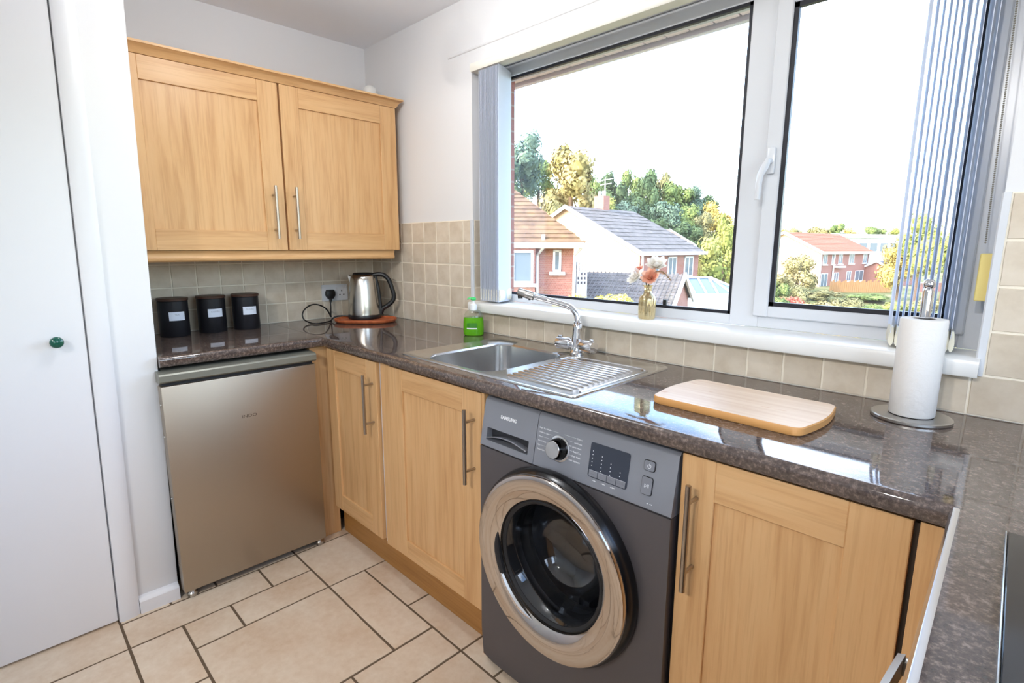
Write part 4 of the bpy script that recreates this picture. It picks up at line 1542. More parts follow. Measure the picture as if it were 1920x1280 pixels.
def flower(lab, head, colr, rad, npet, tilt, seed, name='artificial_flower'):
    r = random.Random(seed)
    head = Vector(head)
    t = thing(name, VC + Vector((0, 0, 0.012)), lab, 'flower', None)
    bm = NB()
    a = VC + Vector((r.uniform(-.006, .006), r.uniform(-.006, .006), 0.012))
    b = VC + (head - VC) * 0.35
    b.z = VC.z + 0.112
    b.x = VC.x + (head.x - VC.x) * 0.1
    b.y = VC.y + (head.y - VC.y) * 0.1
    tube(bm, catmull([a, b, (b + head) / 2 + Vector((0, 0, 0.006)), head], 4), 0.0013, 6)
    fin('stem', bm, M_STEM, t)
    m = mat('petal_' + name, colr, 0.6)
    tl_ = node(m, 'ShaderNodeBsdfTranslucent')
    tl_.inputs['Color'].default_value = colr
    mm_ = node(m, 'ShaderNodeMixShader')
    mm_.inputs[0].default_value = 0.62
    link(m, m.node_tree.nodes['Principled BSDF'].outputs[0], mm_.inputs[1])
    link(m, tl_.outputs[0], mm_.inputs[2])
    link(m, mm_.outputs[0], m.node_tree.nodes['Material Output'].inputs['Surface'])
    for ring_i, (n_, sc, el) in enumerate(((npet, 1.0, 0.25), (npet - 1, 0.78, 0.65), (max(npet - 3, 3), 0.5, 1.1))):
        for k in range(n_):
            bm = NB()
            ang = 2 * PI * k / n_ + ring_i * 0.4 + r.uniform(-.2, .2)
            e_ = el + r.uniform(-.15, .15)
            L_ = rad * sc
            Mp = T(*head) @ Matrix.Rotation(tilt[0], 4, 'X') @ Matrix.Rotation(tilt[1], 4, 'Y') @ RZ(ang) @ RY(-e_)
            rows_ = []
            for q in range(5):
                f_ = q / 4
                wv = L_ * 0.42 * math.sin(PI * min(0.16 + f_ * 0.80, 1.0)) + 0.0004
                cup = 0.25 * L_ * f_ * f_
                rows_.append([bm.verts.new(Mp @ Vector((L_ * f_, s * wv, cup + 0.12 * abs(s) * wv + r.uniform(-1, 1) * 0.0006 - th_)))
                              for th_ in (0.0,) for s in (-1, -0.33, 0.33, 1)])
            for A, B in zip(rows_, rows_[1:]):
                for c in range(3):
                    bm.faces.new((A[c], A[c + 1], B[c + 1], B[c]))
            bmesh.ops.solidify(bm, geom=bm.faces[:], thickness=0.0006)
            fin('petal', bm, m, t, smooth=60)
    bm = NB()
    ball(bm, head + Vector((0, 0, 0.002)), rad * 0.16, 10, 6)
    fin('flower_centre', bm, mat('flower_heart', rgb(222, 180, 110), 0.7), t)
    return t


flower('cream white artificial flower lowest on the left of the gold vase', (1.694, 0.030, 1.182), rgb(254, 251, 246), 0.036, 8, (0.9, -0.3), 1)
flower('big cream white artificial flower topmost over the gold vase', (1.756, 0.050, 1.222), rgb(254, 251, 246), 0.042, 10, (0.5, 0.2), 2)
flower('peach pink artificial flower in the middle over the gold vase', (1.751, 0.025, 1.186), rgb(250, 216, 196), 0.035, 9, (1.0, 0.2), 3)
flower('small peach artificial flower at the upper left over the gold vase', (1.690, 0.052, 1.207), rgb(248, 206, 186), 0.023, 7, (0.7, -0.3), 4)
sp_ = thing('dried_sprig', VC + Vector((0, 0, 0.012)), 'dry brown feathery sprig leaning right out of the gold vase', 'sprig')
bm = NB()
spine = catmull([VC + Vector((0, 0, 0.012)), VC + Vector((0.004, 0.0, 0.114)), VC + Vector((0.028, -0.012, 0.158)), VC + Vector((0.062, -0.018, 0.164)), VC + Vector((0.092, -0.018, 0.140))], 8)
tube(bm, spine, 0.0012, 6)
fin('stem', bm, M_STEM, sp_)
M_BRN = mat('dry_brown_sprig', rgb(158, 118, 74), 0.8)
bm = NB()
r = random.Random(9)
for p in spine[15:]:
    for _ in range(7):
        d_ = Vector((r.uniform(-1, 1), r.uniform(-1, 1), r.uniform(-0.8, 0.8))).normalized() * r.uniform(0.006, 0.013)
        tube(bm, [p, p + d_], [0.0006, 0.0002], 4, cap=False)
fin('bristles', bm, M_BRN, sp_)['kind'] = 'stuff'

# chopping board
bm = NB()
CB = Vector((2.2155, -0.3235, TOP))
outl = []
W_, H_, R_ = 0.346, 0.243, 0.022
for (cx_, cy_, a0) in ((W_ / 2 - R_, H_ / 2 - R_, 0), (-W_ / 2 + R_, H_ / 2 - R_, PI / 2), (-W_ / 2 + R_, -H_ / 2 + R_, PI), (W_ / 2 - R_, -H_ / 2 + R_, 1.5 * PI)):
    for k in range(7):
        a = a0 + PI / 2 * k / 6
        outl.append((cx_ + R_ * math.cos(a), cy_ + R_ * math.sin(a)))
    side = {0: None, PI / 2: -1, PI: None, 1.5 * PI: 1}[a0]
    if side:
        for k in range(1, 8):
            f_ = k / 8
            yy = (H_ / 2 - R_) * (1 - 2 * f_) * (1 if side < 0 else -1)
            outl.append((side * (W_ / 2 + 0.011 * math.sin(PI * f_)), yy))
LL = []
for (s, z_) in ((0.985, 0.0005), (1.0, 0.003), (1.0, 0.0165), (0.988, 0.019)):
    LL.append([bm.verts.new((CB.x + p[0] * s * math.cos(-0.02) - p[1] * s * math.sin(-0.02), CB.y + p[0] * s * math.sin(-0.02) + p[1] * s * math.cos(-0.02), CB.z + z_)) for p in outl])
for A, B in zip(LL, LL[1:]):
    for k in range(len(A)):
        j = (k + 1) % len(A)
        bm.faces.new((A[k], A[j], B[j], B[k])).material_index = 1
bm.faces.new(LL[0])
bm.faces.new(LL[-1]).material_index = 0
M_BOARD = mat('pale_bamboo', rgb(226, 198, 166), 0.42)
_v = coords(M_BOARD, (2.5, 50, 50))
_c = ramp(M_BOARD, noise(M_BOARD, _v, 1.3, 3), [(0.3, rgb(202, 172, 142)), (0.7, rgb(216, 192, 166))])
_v2 = coords(M_BOARD, (9, 16, 1))
_k = ramp(M_BOARD, noise(M_BOARD, _v2, 1.5, 3), [(0.66, (1, 1, 1, 1)), (0.74, (0.84, 0.68, 0.54, 1))])
setc(M_BOARD, mixc(M_BOARD, 1.0, _c, _k, 'MULTIPLY'))
M_BOARDE = mat('bamboo_edge', rgb(206, 152, 92), 0.45)
tag(fin('chopping_board', bm, None, base=CB, mats=[M_BOARD, M_BOARDE], smooth=40), 'pale bamboo chopping board with bowed ends on the worktop', 'chopping board')

# kitchen roll and its stand
RC = Vector((2.516, -0.128, TOP))
rs = thing('kitchen_roll_holder', RC, 'chrome kitchen roll holder with a ball-topped rod by the window', 'holder')
bm = NB()
lathe(bm, [(0.074, 0.0), (0.076, 0.002), (0.076, 0.007), (0.074, 0.009), (0.001, 0.0095)], T(*RC), 56, cap0=True, cap1=True)
fin('base_plate', bm, M_STEEL, rs)
bm = NB()
lathe(bm, [(0.0085, 0.009), (0.0085, 0.200), (0.010, 0.222), (0.0105, 0.285), (0.009, 0.290), (0.0075, 0.293)], T(*RC), 24, cap0=True, cap1=True)
fin('rod', bm, M_CHROME, rs)
fin('ball_finial', ball(NB(), RC + Vector((0, 0, 0.301)), 0.0118, 20, 14), M_CHROME, rs)
M_PAPER = mat('white_paper_towel', rgb(228, 226, 223), 0.9, spec=0.1)
_v = coords(M_PAPER, (1, 1, 1))
bump(M_PAPER, noise(M_PAPER, _v, 70, 3, 0.6), 0.5, 0.003)
bm = NB()
lathe(bm, [(0.021, 0.012), (0.0415, 0.0105), (0.0430, 0.013), (0.0432, 0.222), (0.0420, 0.226), (0.0225, 0.2265), (0.0200, 0.224), (0.0195, 0.014)], T(*RC), 56)
kr = tag(fin('kitchen_roll', bm, M_PAPER, base=RC + Vector((0, 0, 0.0095)), smooth=40), 'white kitchen roll standing on the chrome holder', 'kitchen roll')
bm = NB()
lathe(bm, [(0.0195, 0.013), (0.0195, 0.2262), (0.0172, 0.2262), (0.0172, 0.013)], T(*RC), 32)
fin('cardboard_core', bm, mat('grey_cardboard', rgb(120, 112, 104), 0.9), kr)

# added glowing globe, unseen above the frame, to brighten the corner walls
GLOBE_POWER = 18.0
LP = Vector((1.20, -0.80, 2.125))
cl = thing('added_fill_lamp', (LP.x, LP.y, H), 'added fill light globe under the ceiling, out of view', 'lamp')
bm = NB()
lathe(bm, [(0.045, 0.0), (0.045, -0.018), (0.012, -0.030), (0.008, -0.10)], T(LP.x, LP.y, H), 28, cap0=True, cap1=True)
fin('fill_lamp_rose', bm, M_STEEL, cl)
fin('added_fill_globe', ball(NB(), LP, 0.09, 28, 18), mat('fill_lamp_glow', rgb(255, 250, 240), 0.4, emit=(0.97, 0.985, 1.0, 1), estr=GLOBE_POWER), cl)

# ceiling spotlight bar behind the viewer (its own light)
ls = thing('ceiling_spotlight', (2.45, -2.95, H), 'ceiling spotlight bar with two heads behind the viewer', 'lamp')
fin('ceiling_bar', box(NB(), 2.20, 2.70, -2.975, -2.925, H - 0.022, H, 0.003), M_STEEL, ls)
M_BULB = mat('lit_bulb', rgb(255, 244, 226), 0.5, emit=(1, 0.9, 0.74, 1), estr=6)
for x_ in (2.26, 2.64):
    aim = Vector((-0.20, 1.0, -0.62)).normalized()
    hp = Vector((x_, -2.95, H - 0.085))
    bm = NB()
    lathe(bm, [(0.018, -0.045), (0.030, -0.040), (0.034, 0.030), (0.031, 0.032), (0.026, 0.0)], along(hp, aim), 24, cap0=True)
    tube(bm, [(x_, -2.95, H - 0.02), (x_, -2.95, H - 0.07)], 0.006, 8)
    hd_ = fin('lamp_head', bm, M_STEEL, ls)
    bm = NB()
    lathe(bm, [(0.028, 0.018), (0.001, 0.022)], along(hp, aim), 20, cap1=True)
    fin('bulb', bm, M_BULB, hd_)
    l = bpy.data.lights.new('spot_bulb', 'SPOT')
    l.energy = 27
    l.spot_size = math.radians(84)
    l.spot_blend = 0.6
    l.color = (1.0, 0.97, 0.93)
    l.shadow_soft_size = 0.03
    lo = bpy.data.objects.new('spot_bulb', l)
    lo.location = hp + aim * 0.045
    lo.rotation_euler = (-aim).to_track_quat('Z', 'Y').to_euler()
    COL.objects.link(lo)

# ------------------------------------------------------------------ outside
# ground frame of the view: U to the right, N away from the house
EU = Vector((0.7061, 0.7081, 0)); EN = Vector((-0.7081, 0.7061, 0))
GROUND = -3.3


def E_(U, N, z=0.0):
    p = CAM + EU * U + EN * N
    return Vector((p.x, p.y, z))


def frame(U, N, dU, dN, z=0.0):
    """local frame at (U, N): x along (dU, dN), y to its left (away), z up"""
    ex = (EU * dU + EN * dN).normalized()
    ey = Vector((0, 0, 1)).cross(ex)
    M_ = Matrix((ex, ey, Vector((0, 0, 1)))).transposed().to_4x4()
    M_.translation = E_(U, N, z)
    return M_


def tfin(name, bm, M_, mat_, parent, smooth=35):
    bmesh.ops.transform(bm, matrix=M_, verts=bm.verts[:])
    return fin(name, bm, mat_, parent, smooth=smooth)


M_GRASS = mat('rough_grass', rgb(120, 128, 66), 0.95, spec=0.1)
setc(M_GRASS, ramp(M_GRASS, noise(M_GRASS, coords(M_GRASS, rnd=False), 0.25, 5), [(0.3, rgb(78, 86, 54)), (0.5, rgb(102, 104, 68)), (0.7, rgb(136, 124, 96))]))
bm = NB()
nu, nn = 60, 60
gv = {}
for a in range(nu + 1):
    for b in range(nn + 1):
        U = -160 + 320 * a / nu
        N = 3 + 260 * (b / nn) ** 1.3
        hill = 13.0 / (1 + math.exp((U - 0.22 * N + 2) / 9.0)) / (1 + math.exp(-(N - 62) / 9.0))
        far = 5.0 / (1 + math.exp(-(N - 150) / 14.0))
        gv[a, b] = bm.verts.new(E_(U, N, GROUND + hill + far))
for a in range(nu):
    for b in range(nn):
        bm.faces.new((gv[a, b], gv[a + 1, b], gv[a + 1, b + 1], gv[a, b + 1]))
tag(fin('ground', bm, M_GRASS, smooth=60), kind='structure')


def hillz(U, N):
    return GROUND + 13.0 / (1 + math.exp((U - 0.22 * N + 2) / 9.0)) / (1 + math.exp(-(N - 62) / 9.0)) + 5.0 / (1 + math.exp(-(N - 150) / 14.0))


M_PEACH = mat('peach_and_sunlit_brick', rgb(196, 170, 144), 0.85, spec=0.2)  # sunlight on the brick gables is put into this pale colour
M_ROOFA = mat('ochre_roof_tile', rgb(176, 130, 84), 0.85, spec=0.2)
setc(M_ROOFA, ramp(M_ROOFA, noise(M_ROOFA, coords(M_ROOFA, rnd=False), 3.5, 4), [(0.3, rgb(92, 74, 62)), (0.6, rgb(114, 94, 74)), (0.8, rgb(128, 100, 68))]))
M_ROOFG = mat('grey_roof_tile', rgb(128, 122, 118), 0.85, spec=0.2)
setc(M_ROOFG, ramp(M_ROOFG, noise(M_ROOFG, coords(M_ROOFG, rnd=False), 3.0, 4), [(0.3, rgb(84, 81, 80)), (0.7, rgb(112, 107, 105))]))
M_ROOFR = mat('terracotta_roof_tile', rgb(150, 96, 76), 0.85, spec=0.2)
M_ROOFP = mat('pale_pink_roof_tile', rgb(162, 134, 118), 0.85, spec=0.2)
M_HGLASS = mat('house_window_glass', rgb(96, 108, 118), 0.15, spec=0.4)
M_WHITE = mat('white_woodwork', rgb(214, 214, 216), 0.5)
M_TIMBER = mat('orange_fence_timber', rgb(160, 118, 76), 0.8)


def house_window(parent, M_, x0, x1, z0, z1, y=0.0, bars=1, sill=True):
    """a window on the wall plane local y = y, facing -y"""
    bm = NB()
    w = 0.07
    for (a, b, c, d) in ((x0, x0 + w, z0, z1), (x1 - w, x1, z0, z1), (x0, x1, z0, z0 + w), (x0, x1, z1 - w, z1)):
        box(bm, a, b, y - 0.05, y + 0.04, c, d)
    for k in range(1, bars + 1):
        xm = x0 + (x1 - x0) * k / (bars + 1)
        box(bm, xm - 0.03, xm + 0.03, y - 0.045, y + 0.04, z0, z1)
    if sill:
        box(bm, x0 - 0.12, x1 + 0.12, y - 0.14, y + 0.02, z0 - 0.1, z0)
    f_ = tfin('window', bm, M_, M_WHITE, parent, 0)
    bm = NB()
    box(bm, x0 + w, x1 - w, y - 0.02, y + 0.0, z0 + w, z1 - w)
    tfin('pane', bm, M_, M_HGLASS, f_, 0)
    return f_


def slope_courses(bm, rows_, n, lift=0.04):
    """stepped courses of roof tiles between (left, right) ends at the eave and at the ridge"""
    (l0, r0), (l1, r1) = rows_
    l0, r0, l1, r1 = Vector(l0), Vector(r0), Vector(l1), Vector(r1)
    nrm = (r0 - l0).cross(l1 - l0).normalized()
    if nrm.z < 0:
        nrm = -nrm
    for k in range(n):
        a, b = k / n, (k + 1.15) / n
        b = min(b, 1.0)
        q = [l0.lerp(l1, a), r0.lerp(r1, a), r0.lerp(r1, b), l0.lerp(l1, b)]
        top = [q[0] + nrm * lift * 1.6, q[1] + nrm * lift * 1.6, q[2] + nrm * lift * 0.6, q[3] + nrm * lift * 0.6]
        V = [bm.verts.new(c) for c in q + top]
        for f_ in ((0, 1, 5, 4), (1, 2, 6, 5), (2, 3, 7, 6), (3, 0, 4, 7), (4, 5, 6, 7), (3, 2, 1, 0)):
            bm.faces.new([V[i] for i in f_])


# ---- house A: hipped roof, left of the view
ha = thing('house', E_(-1.5, 19.5, GROUND), 'red brick house with a hipped ochre tiled roof, nearest on the left', 'house')
MA = frame(0, 17.0, 1, 0)
bm = NB()
box(bm, -9.0, 1.96, 0.0, 7.0, GROUND, 1.30)
tfin('wall', bm, MA, M_BRICK, ha, 0)
bm = NB()
box(bm, -3.0, 0.72, -0.45, 0.0, GROUND, 1.30)
tfin('bay_wall', bm, MA, M_BRICK, ha, 0)
bm = NB()
box(bm, -9.0, 2.20, -0.62, -0.50, 1.26, 1.42)
box(bm, 2.08, 2.20, -0.5, 7.4, 1.26, 1.42)
box(bm, -9.0, 2.1, -0.55, 0.02, 1.24, 1.28)
tfin('gutter', bm, MA, M_WHITE, ha, 0)
bm = NB()
slope_courses(bm, (((-9.0, -0.6, 1.40), (2.22, -0.6, 1.40)), ((-9.0, 3.4, 4.60), (-1.70, 3.4, 4.60))), 24, 0.03)
tfin('roof', bm, MA, M_ROOFA, ha, 0)
bm = NB()
slope_courses(bm, (((2.22, -0.6, 1.40), (2.22, 7.4, 1.40)), ((-1.70, 3.4, 4.60), (-1.70, 3.42, 4.60))), 14)
slope_courses(bm, (((2.22, 7.4, 1.40), (-9.0, 7.4, 1.40)), ((-1.70, 3.42, 4.60), (-9.0, 3.42, 4.60))), 14)
tfin('roof', bm, MA, M_ROOFA, ha, 0)
house_window(ha, MA, -1.20, 0.66, 0.16, 1.18, -0.45, 2)
house_window(ha, MA, 1.30, 1.56, 0.50, 1.20, 0.0, 0)
for x_, y_ in ((0.80, -0.06), (1.98, -0.08)):
    bm = NB()
    tube(bm, [(x_ + 0.16, -0.5, 1.66), (x_ + 0.16, -0.5, 1.26), (x_, y_, 1.02), (x_, y_, GROUND)], 0.05, 8)
    tfin('downpipe', bm, MA, M_WHITE, ha)

# ---- house B: gable end towards us, grey roof
hb_ = thing('house', E_(6, 32, GROUND), 'brick house with sunlight coloured into its pale gable end and grey roof, middle of the left window', 'house')
MB_ = frame(-0.2, 33.4, 0.70, -0.714)          # x runs along the gable to its right-hand corner
GW, GL, ZE, ZA = 9.4, 6.2, 1.10, 3.45
bm = NB()
V = [bm.verts.new(c) for c in ((0, 0, GROUND), (GW, 0, GROUND), (GW, 0, ZE), (GW / 2, 0, ZA), (0, 0, ZE), (0, GL, GROUND), (GW, GL, GROUND), (GW, GL, ZE), (GW / 2, GL, ZA), (0, GL, ZE))]
bm.faces.new(V[0:5])
bm.faces.new(V[5:10])
bm.faces.new((V[0], V[5], V[9], V[4]))
tfin('gable_wall', bm, MB_, M_PEACH, hb_, 0)  # brick gable, coloured pale for the sun on it
tfin('side_wall', box(NB(), GW - 0.02, GW + 0.01, 0.0, GL, GROUND, ZE), MB_, M_BRICK, hb_, 0)
oh = 0.35
kx = (ZA - ZE) / (GW / 2)
bm = NB()
slope_courses(bm, (((GW + oh, -0.25, ZE - oh * kx + 0.05), (GW + oh, GL + 0.25, ZE - oh * kx + 0.05)), ((GW / 2, -0.25, ZA + 0.05), (GW / 2, GL + 0.25, ZA + 0.05))), 12, 0.03)
slope_courses(bm, (((-oh, -0.25, ZE - oh * kx + 0.05), (-oh, GL + 0.25, ZE - oh * kx + 0.05)), ((GW / 2, -0.25, ZA + 0.05), (GW / 2, GL + 0.25, ZA + 0.05))), 12, 0.03)
tfin('roof', bm, MB_, M_ROOFG, hb_, 0)
bm = NB()
for s in (0, 1):
    xa, xb = (GW + oh, GW / 2) if s else (-oh, GW / 2)
    za = ZE - oh * kx
    prism(bm, [(xa, za - 0.12), (xa, za + 0.10), (xb, ZA + 0.12), (xb, ZA - 0.10)], 'y', -0.30, -0.24)
box(bm, GW + oh - 0.02, GW + oh + 0.08, -0.25, GL + 0.25, ZE - 0.22, ZE - 0.04)
tfin('bargeboard', bm, MB_, M_WHITE, hb_, 0)
MBs = frame(-0.2 + 0.70 * GW, 33.4 - 0.714 * GW, 0.714, 0.70)
for a, b in ((0.9, 1.8), (2.7, 3.6), (4.5, 5.5)):
    house_window(hb_, MBs, a, b, -0.35, 0.78, -0.02, 1)
bm = NB()
tube(bm, [(0.1, -0.1, 0.95), (0.1, -0.1, GROUND)], 0.06, 8)
tfin('downpipe', bm, MBs, M_WHITE, hb_)
bm = NB()
box(bm, 4.2, 4.9, 3.0, 3.6, 3.1, 4.25)
ch = tfin('chimney', bm, MB_, M_BRICK, hb_, 0)
bm = NB()
for q in (4.4, 4.7):
    tube(bm, [(q, 3.3, 4.25), (q, 3.3, 4.55)], 0.10, 10)
tube(bm, [(4.75, 3.3, 4.4), (4.75, 3.3, 5.3)], 0.025, 6)
tube(bm, [(4.3, 3.3, 5.15), (5.3, 3.3, 5.2)], 0.02, 6)
tube(bm, [(4.4, 3.3, 4.9), (5.2, 3.3, 4.95)], 0.02, 6)
tfin('aerial', bm, MB_, M_WHITE, ch)

# white pierced screen wall next to house A
sc_ = thing('screen_wall', E_(2.3, 18.0, GROUND), 'white pierced screen block wall between the two brick houses', 'wall')
MSc = frame(2.16, 17.9, 1, 0)
bm = NB()
box(bm, 0, 0.02, 0, 0.12, GROUND, 0.78)
for k in range(4):
    xk = 0.11 * k
    box(bm, xk, xk + 0.045, 0, 0.12, GROUND, 0.80)
for k in range(6):
    zk = 0.80 - 0.15 * k
    box(bm, 0, 0.375, 0.01, 0.11, zk - 0.06, zk)
box(bm, 0, 0.375, 0.01, 0.11, GROUND, 0.0)
tfin('block_lattice', bm, MSc, M_WHITE, sc_, 0)

# ---- garage with a grey tiled roof
ga = thing('garage', E_(4.0, 20, GROUND), 'low brick garage with a grey tiled pitched roof and white bargeboards', 'garage')
GAx = Vector((-0.894, 0.447))                   # ridge direction, to the left
MG = frame(5.24, 17.6, -0.894, 0.447)           # x to the left along the front eave; local y points towards us
ZEg, ZRg, HWg, LG = -0.66, 0.26, 2.13, 3.75
bm = NB()
V = [bm.verts.new(c) for c in ((0, 0, GROUND), (0, -2 * HWg, GROUND), (0, -2 * HWg, ZEg), (0, -HWg, ZRg), (0, 0, ZEg),
                               (LG, 0, GROUND), (LG, -2 * HWg, GROUND), (LG, -2 * HWg, ZEg), (LG, -HWg, ZRg), (LG, 0, ZEg))]
bm.faces.new(V[0:5]); bm.faces.new(V[5:10]); bm.faces.new((V[0], V[4], V[9], V[5])); bm.faces.new((V[1], V[6], V[7], V[2]))
tfin('wall', bm, MG, M_BRICK, ga, 0)
bm = NB()
slope_courses(bm, (((-0.12, 0.25, ZEg - 0.10), (LG + 0.1, 0.25, ZEg - 0.10)), ((-0.12, -HWg, ZRg + 0.04), (LG + 0.1, -HWg, ZRg + 0.04))), 11, 0.02)
slope_courses(bm, (((-0.12, -2 * HWg - 0.25, ZEg - 0.10), (LG + 0.1, -2 * HWg - 0.25, ZEg - 0.10)), ((-0.12, -HWg, ZRg + 0.04), (LG + 0.1, -HWg, ZRg + 0.04))), 11, 0.02)
nroll = 24          # rolls of the pantiles, running from ridge to eave
for k in range(nroll):
    x_ = -0.05 + (LG + 0.1) * k / nroll
    tube(bm, [(x_, 0.26, ZEg - 0.075), (x_, -HWg, ZRg + 0.065)], 0.03, 5, cap=False)
tfin('roof', bm, MG, M_ROOFG, ga, 30)
bm = NB()
for s in (0, 1):
    ya_, yb_ = (0.30, -HWg) if s == 0 else (-2 * HWg - 0.30, -HWg)
    prism(bm, [(ya_, ZEg - 0.26), (ya_, ZEg - 0.08), (yb_, ZRg + 0.12), (yb_, ZRg - 0.08)], 'x', -0.20, -0.12)
box(bm, -0.12, LG, 0.22, 0.30, ZEg - 0.24, ZEg - 0.10)
tfin('bargeboard', bm, MG, M_WHITE, ga, 0)

# ---- conservatory
co = thing('conservatory', E_(9, 24, GROUND), 'white framed conservatory with a blue glass roof beside the garage', 'conservatory')
MC = frame(7.5, 23.0, 1, 0)
ZEc, ZRc, LC, DC = -0.72, -0.12, 2.75, 2.4
M_CGL = mat('blue_roof_glazing', rgb(84, 104, 128), 0.15, spec=0.6)
bm = NB()
slope_courses(bm, (((0, 0, ZEc), (LC, 0, ZEc)), ((0, 1.2, ZRc), (LC - 1.2, 1.2, ZRc))), 1, 0.01)
slope_courses(bm, (((LC, 0, ZEc), (LC, DC, ZEc)), ((LC - 1.2, 1.2, ZRc), (LC - 1.2, 1.21, ZRc))), 1, 0.01)
slope_courses(bm, (((LC, DC, ZEc), (0, DC, ZEc)), ((LC - 1.2, 1.21, ZRc), (0, 1.21, ZRc))), 1, 0.01)
tfin('roof_glazing', bm, MC, M_CGL, co, 0)
for (p, q) in (((0.45, 0), (0.45, 1.2)), ((0.95, 0), (0.95, 1.2)), ((1.45, 0), (1.45, 1.2)), ((2.05, 0), (1.55, 1.2)), ((LC, 0), (1.55, 1.2)), ((LC, 1.2), (1.55, 1.2)), ((0, 1.2), (1.6, 1.2))):
    bm = NB()
    za = ZEc if p[1] < 1 or p[0] == LC else ZRc
    tube(bm, [(p[0], p[1] - 0.02, za + 0.05), (q[0], q[1], ZRc + 0.06)], 0.045, 6)
    tfin('roof_bar', bm, MC, M_WHITE, co)
bm = NB()
box(bm, 0, LC + 0.05, -0.06, 0.04, ZEc - 0.10, ZEc + 0.04)
box(bm, LC - 0.05, LC + 0.05, 0, DC, ZEc - 0.10, ZEc + 0.04)
box(bm, 0, LC, -0.03, 0.03, ZEc - 0.42, ZEc - 0.36)
for x_ in (0.05, 0.70, 1.35, 2.0, 2.68):
    box(bm, x_ - 0.05, x_ + 0.05, -0.04, 0.04, GROUND, ZEc)
tfin('wall_frame', bm, MC, M_WHITE, co, 0)
for x_ in (0.10, 0.75, 1.40, 2.05):
    fpane = tfin('pane', box(NB(), x_, x_ + 0.55, -0.005, 0.005, GROUND, ZEc), MC, mat('pale_blue_glazing', rgb(206, 220, 234), 0.12, spec=0.6), co, 0)

# ---- small house C beyond
hc = thing('house', E_(15, 58, GROUND), 'distant house with a pale pink roof below the wooded hill', 'house')
MC2 = frame(14.6, 57, 0.86, 0.5)
def small_house(root, M_, L, D, ze, zr, mw, mr, gable_mat=None):
    bm = NB()
    V = [bm.verts.new(c) for c in ((0, 0, GROUND), (L, 0, GROUND), (L, D, GROUND), (0, D, GROUND), (0, 0, ze), (L, 0, ze), (L, D, ze), (0, D, ze), (0, D / 2, zr), (L, D / 2, zr))]
    for f_ in ((0, 1, 5, 4), (1, 2, 6, 9, 5), (2, 3, 7, 6), (3, 0, 4, 8, 7)):
        bm.faces.new([V[i] for i in f_])
    tfin('wall', bm, M_, mw, root, 0)
    bm = NB()
    k_ = (zr - ze) / (D / 2)
    slope_courses(bm, (((-0.3, -0.3, ze - 0.3 * k_), (L + 0.3, -0.3, ze - 0.3 * k_)), ((-0.3, D / 2, zr), (L + 0.3, D / 2, zr))), 10, 0.04)
    slope_courses(bm, (((-0.3, D + 0.3, ze - 0.3 * k_), (L + 0.3, D + 0.3, ze - 0.3 * k_)), ((-0.3, D / 2, zr), (L + 0.3, D / 2, zr))), 10, 0.04)
    tfin('roof', bm, M_, mr, root, 0)
    bm = NB()
    box(bm, -0.3, L + 0.3, -0.4, -0.28, ze - 0.3 * k_ - 0.16, ze - 0.3 * k_ + 0.06)
    for xx in (-0.34, L + 0.26):
        for s in (0, 1):
            ya_ = -0.3 if s == 0 else D + 0.3
            prism(bm, [(ya_, ze - 0.3 * k_ - 0.15), (ya_, ze - 0.3 * k_ + 0.1), (D / 2, zr + 0.12), (D / 2, zr - 0.12)], 'x', xx, xx + 0.08)
    tfin('bargeboard', bm, M_, M_WHITE, root, 0)


small_house(hc, MC2, 6.5, 7.5, 1.6, 3.3, M_PEACH, M_ROOFP)

# ---- house D: long terracotta roof, right window
hd_o = thing('house', E_(39, 64, GROUND), 'brick house pair with a long terracotta roof seen through the right window', 'house')
MDh = frame(33.4, 58.0, 0.80, 0.60)
LD, DD, ZEd, ZRd = 13.2, 8.0, 0.98, 3.0
bm = NB()
V = [bm.verts.new(c) for c in ((0, 0, GROUND - 0.5), (0, DD, GROUND - 0.5), (0, DD, ZEd), (0, DD / 2, ZRd), (0, 0, ZEd))]
bm.faces.new(V)
tfin('gable_wall', bm, MDh, M_PEACH, hd_o, 0)  # pale colour stands in for sunlight on this end wall
tfin('front_wall', box(NB(), 0.02, LD, 0.0, DD, GROUND - 0.5, ZEd), MDh, M_BRICK, hd_o, 0)
bm = NB()
kd = (ZRd - ZEd) / (DD / 2)
slope_courses(bm, (((-0.3, -0.4, ZEd - 0.4 * kd), (LD + 0.3, -0.4, ZEd - 0.4 * kd)), ((-0.3, DD / 2, ZRd), (LD + 0.3, DD / 2, ZRd))), 14, 0.04)
slope_courses(bm, (((-0.3, DD + 0.4, ZEd - 0.4 * kd), (LD + 0.3, DD + 0.4, ZEd - 0.4 * kd)), ((-0.3, DD / 2, ZRd), (LD + 0.3, DD / 2, ZRd))), 14, 0.04)
tfin('roof', bm, MDh, M_ROOFR, hd_o, 0)
bm = NB()
for s in (0, 1):
    ya_ = -0.4 if s == 0 else DD + 0.4
    prism(bm, [(ya_, ZEd - 0.4 * kd - 0.2), (ya_, ZEd - 0.4 * kd + 0.1), (DD / 2, ZRd + 0.12), (DD / 2, ZRd - 0.2)], 'x', -0.38, -0.28)
box(bm, -0.3, LD + 0.3, -0.52, -0.38, ZEd - 0.4 * kd - 0.2, ZEd - 0.4 * kd + 0.05)
tfin('bargeboard', bm, MDh, M_WHITE, hd_o, 0)
for a, b in ((0.7, 1.7), (2.9, 3.6), (4.6, 5.6), (7.4, 8.8), (11.4, 12.6)):
    house_window(hd_o, MDh, a, b, -0.55, 0.62, 0.0, 1)
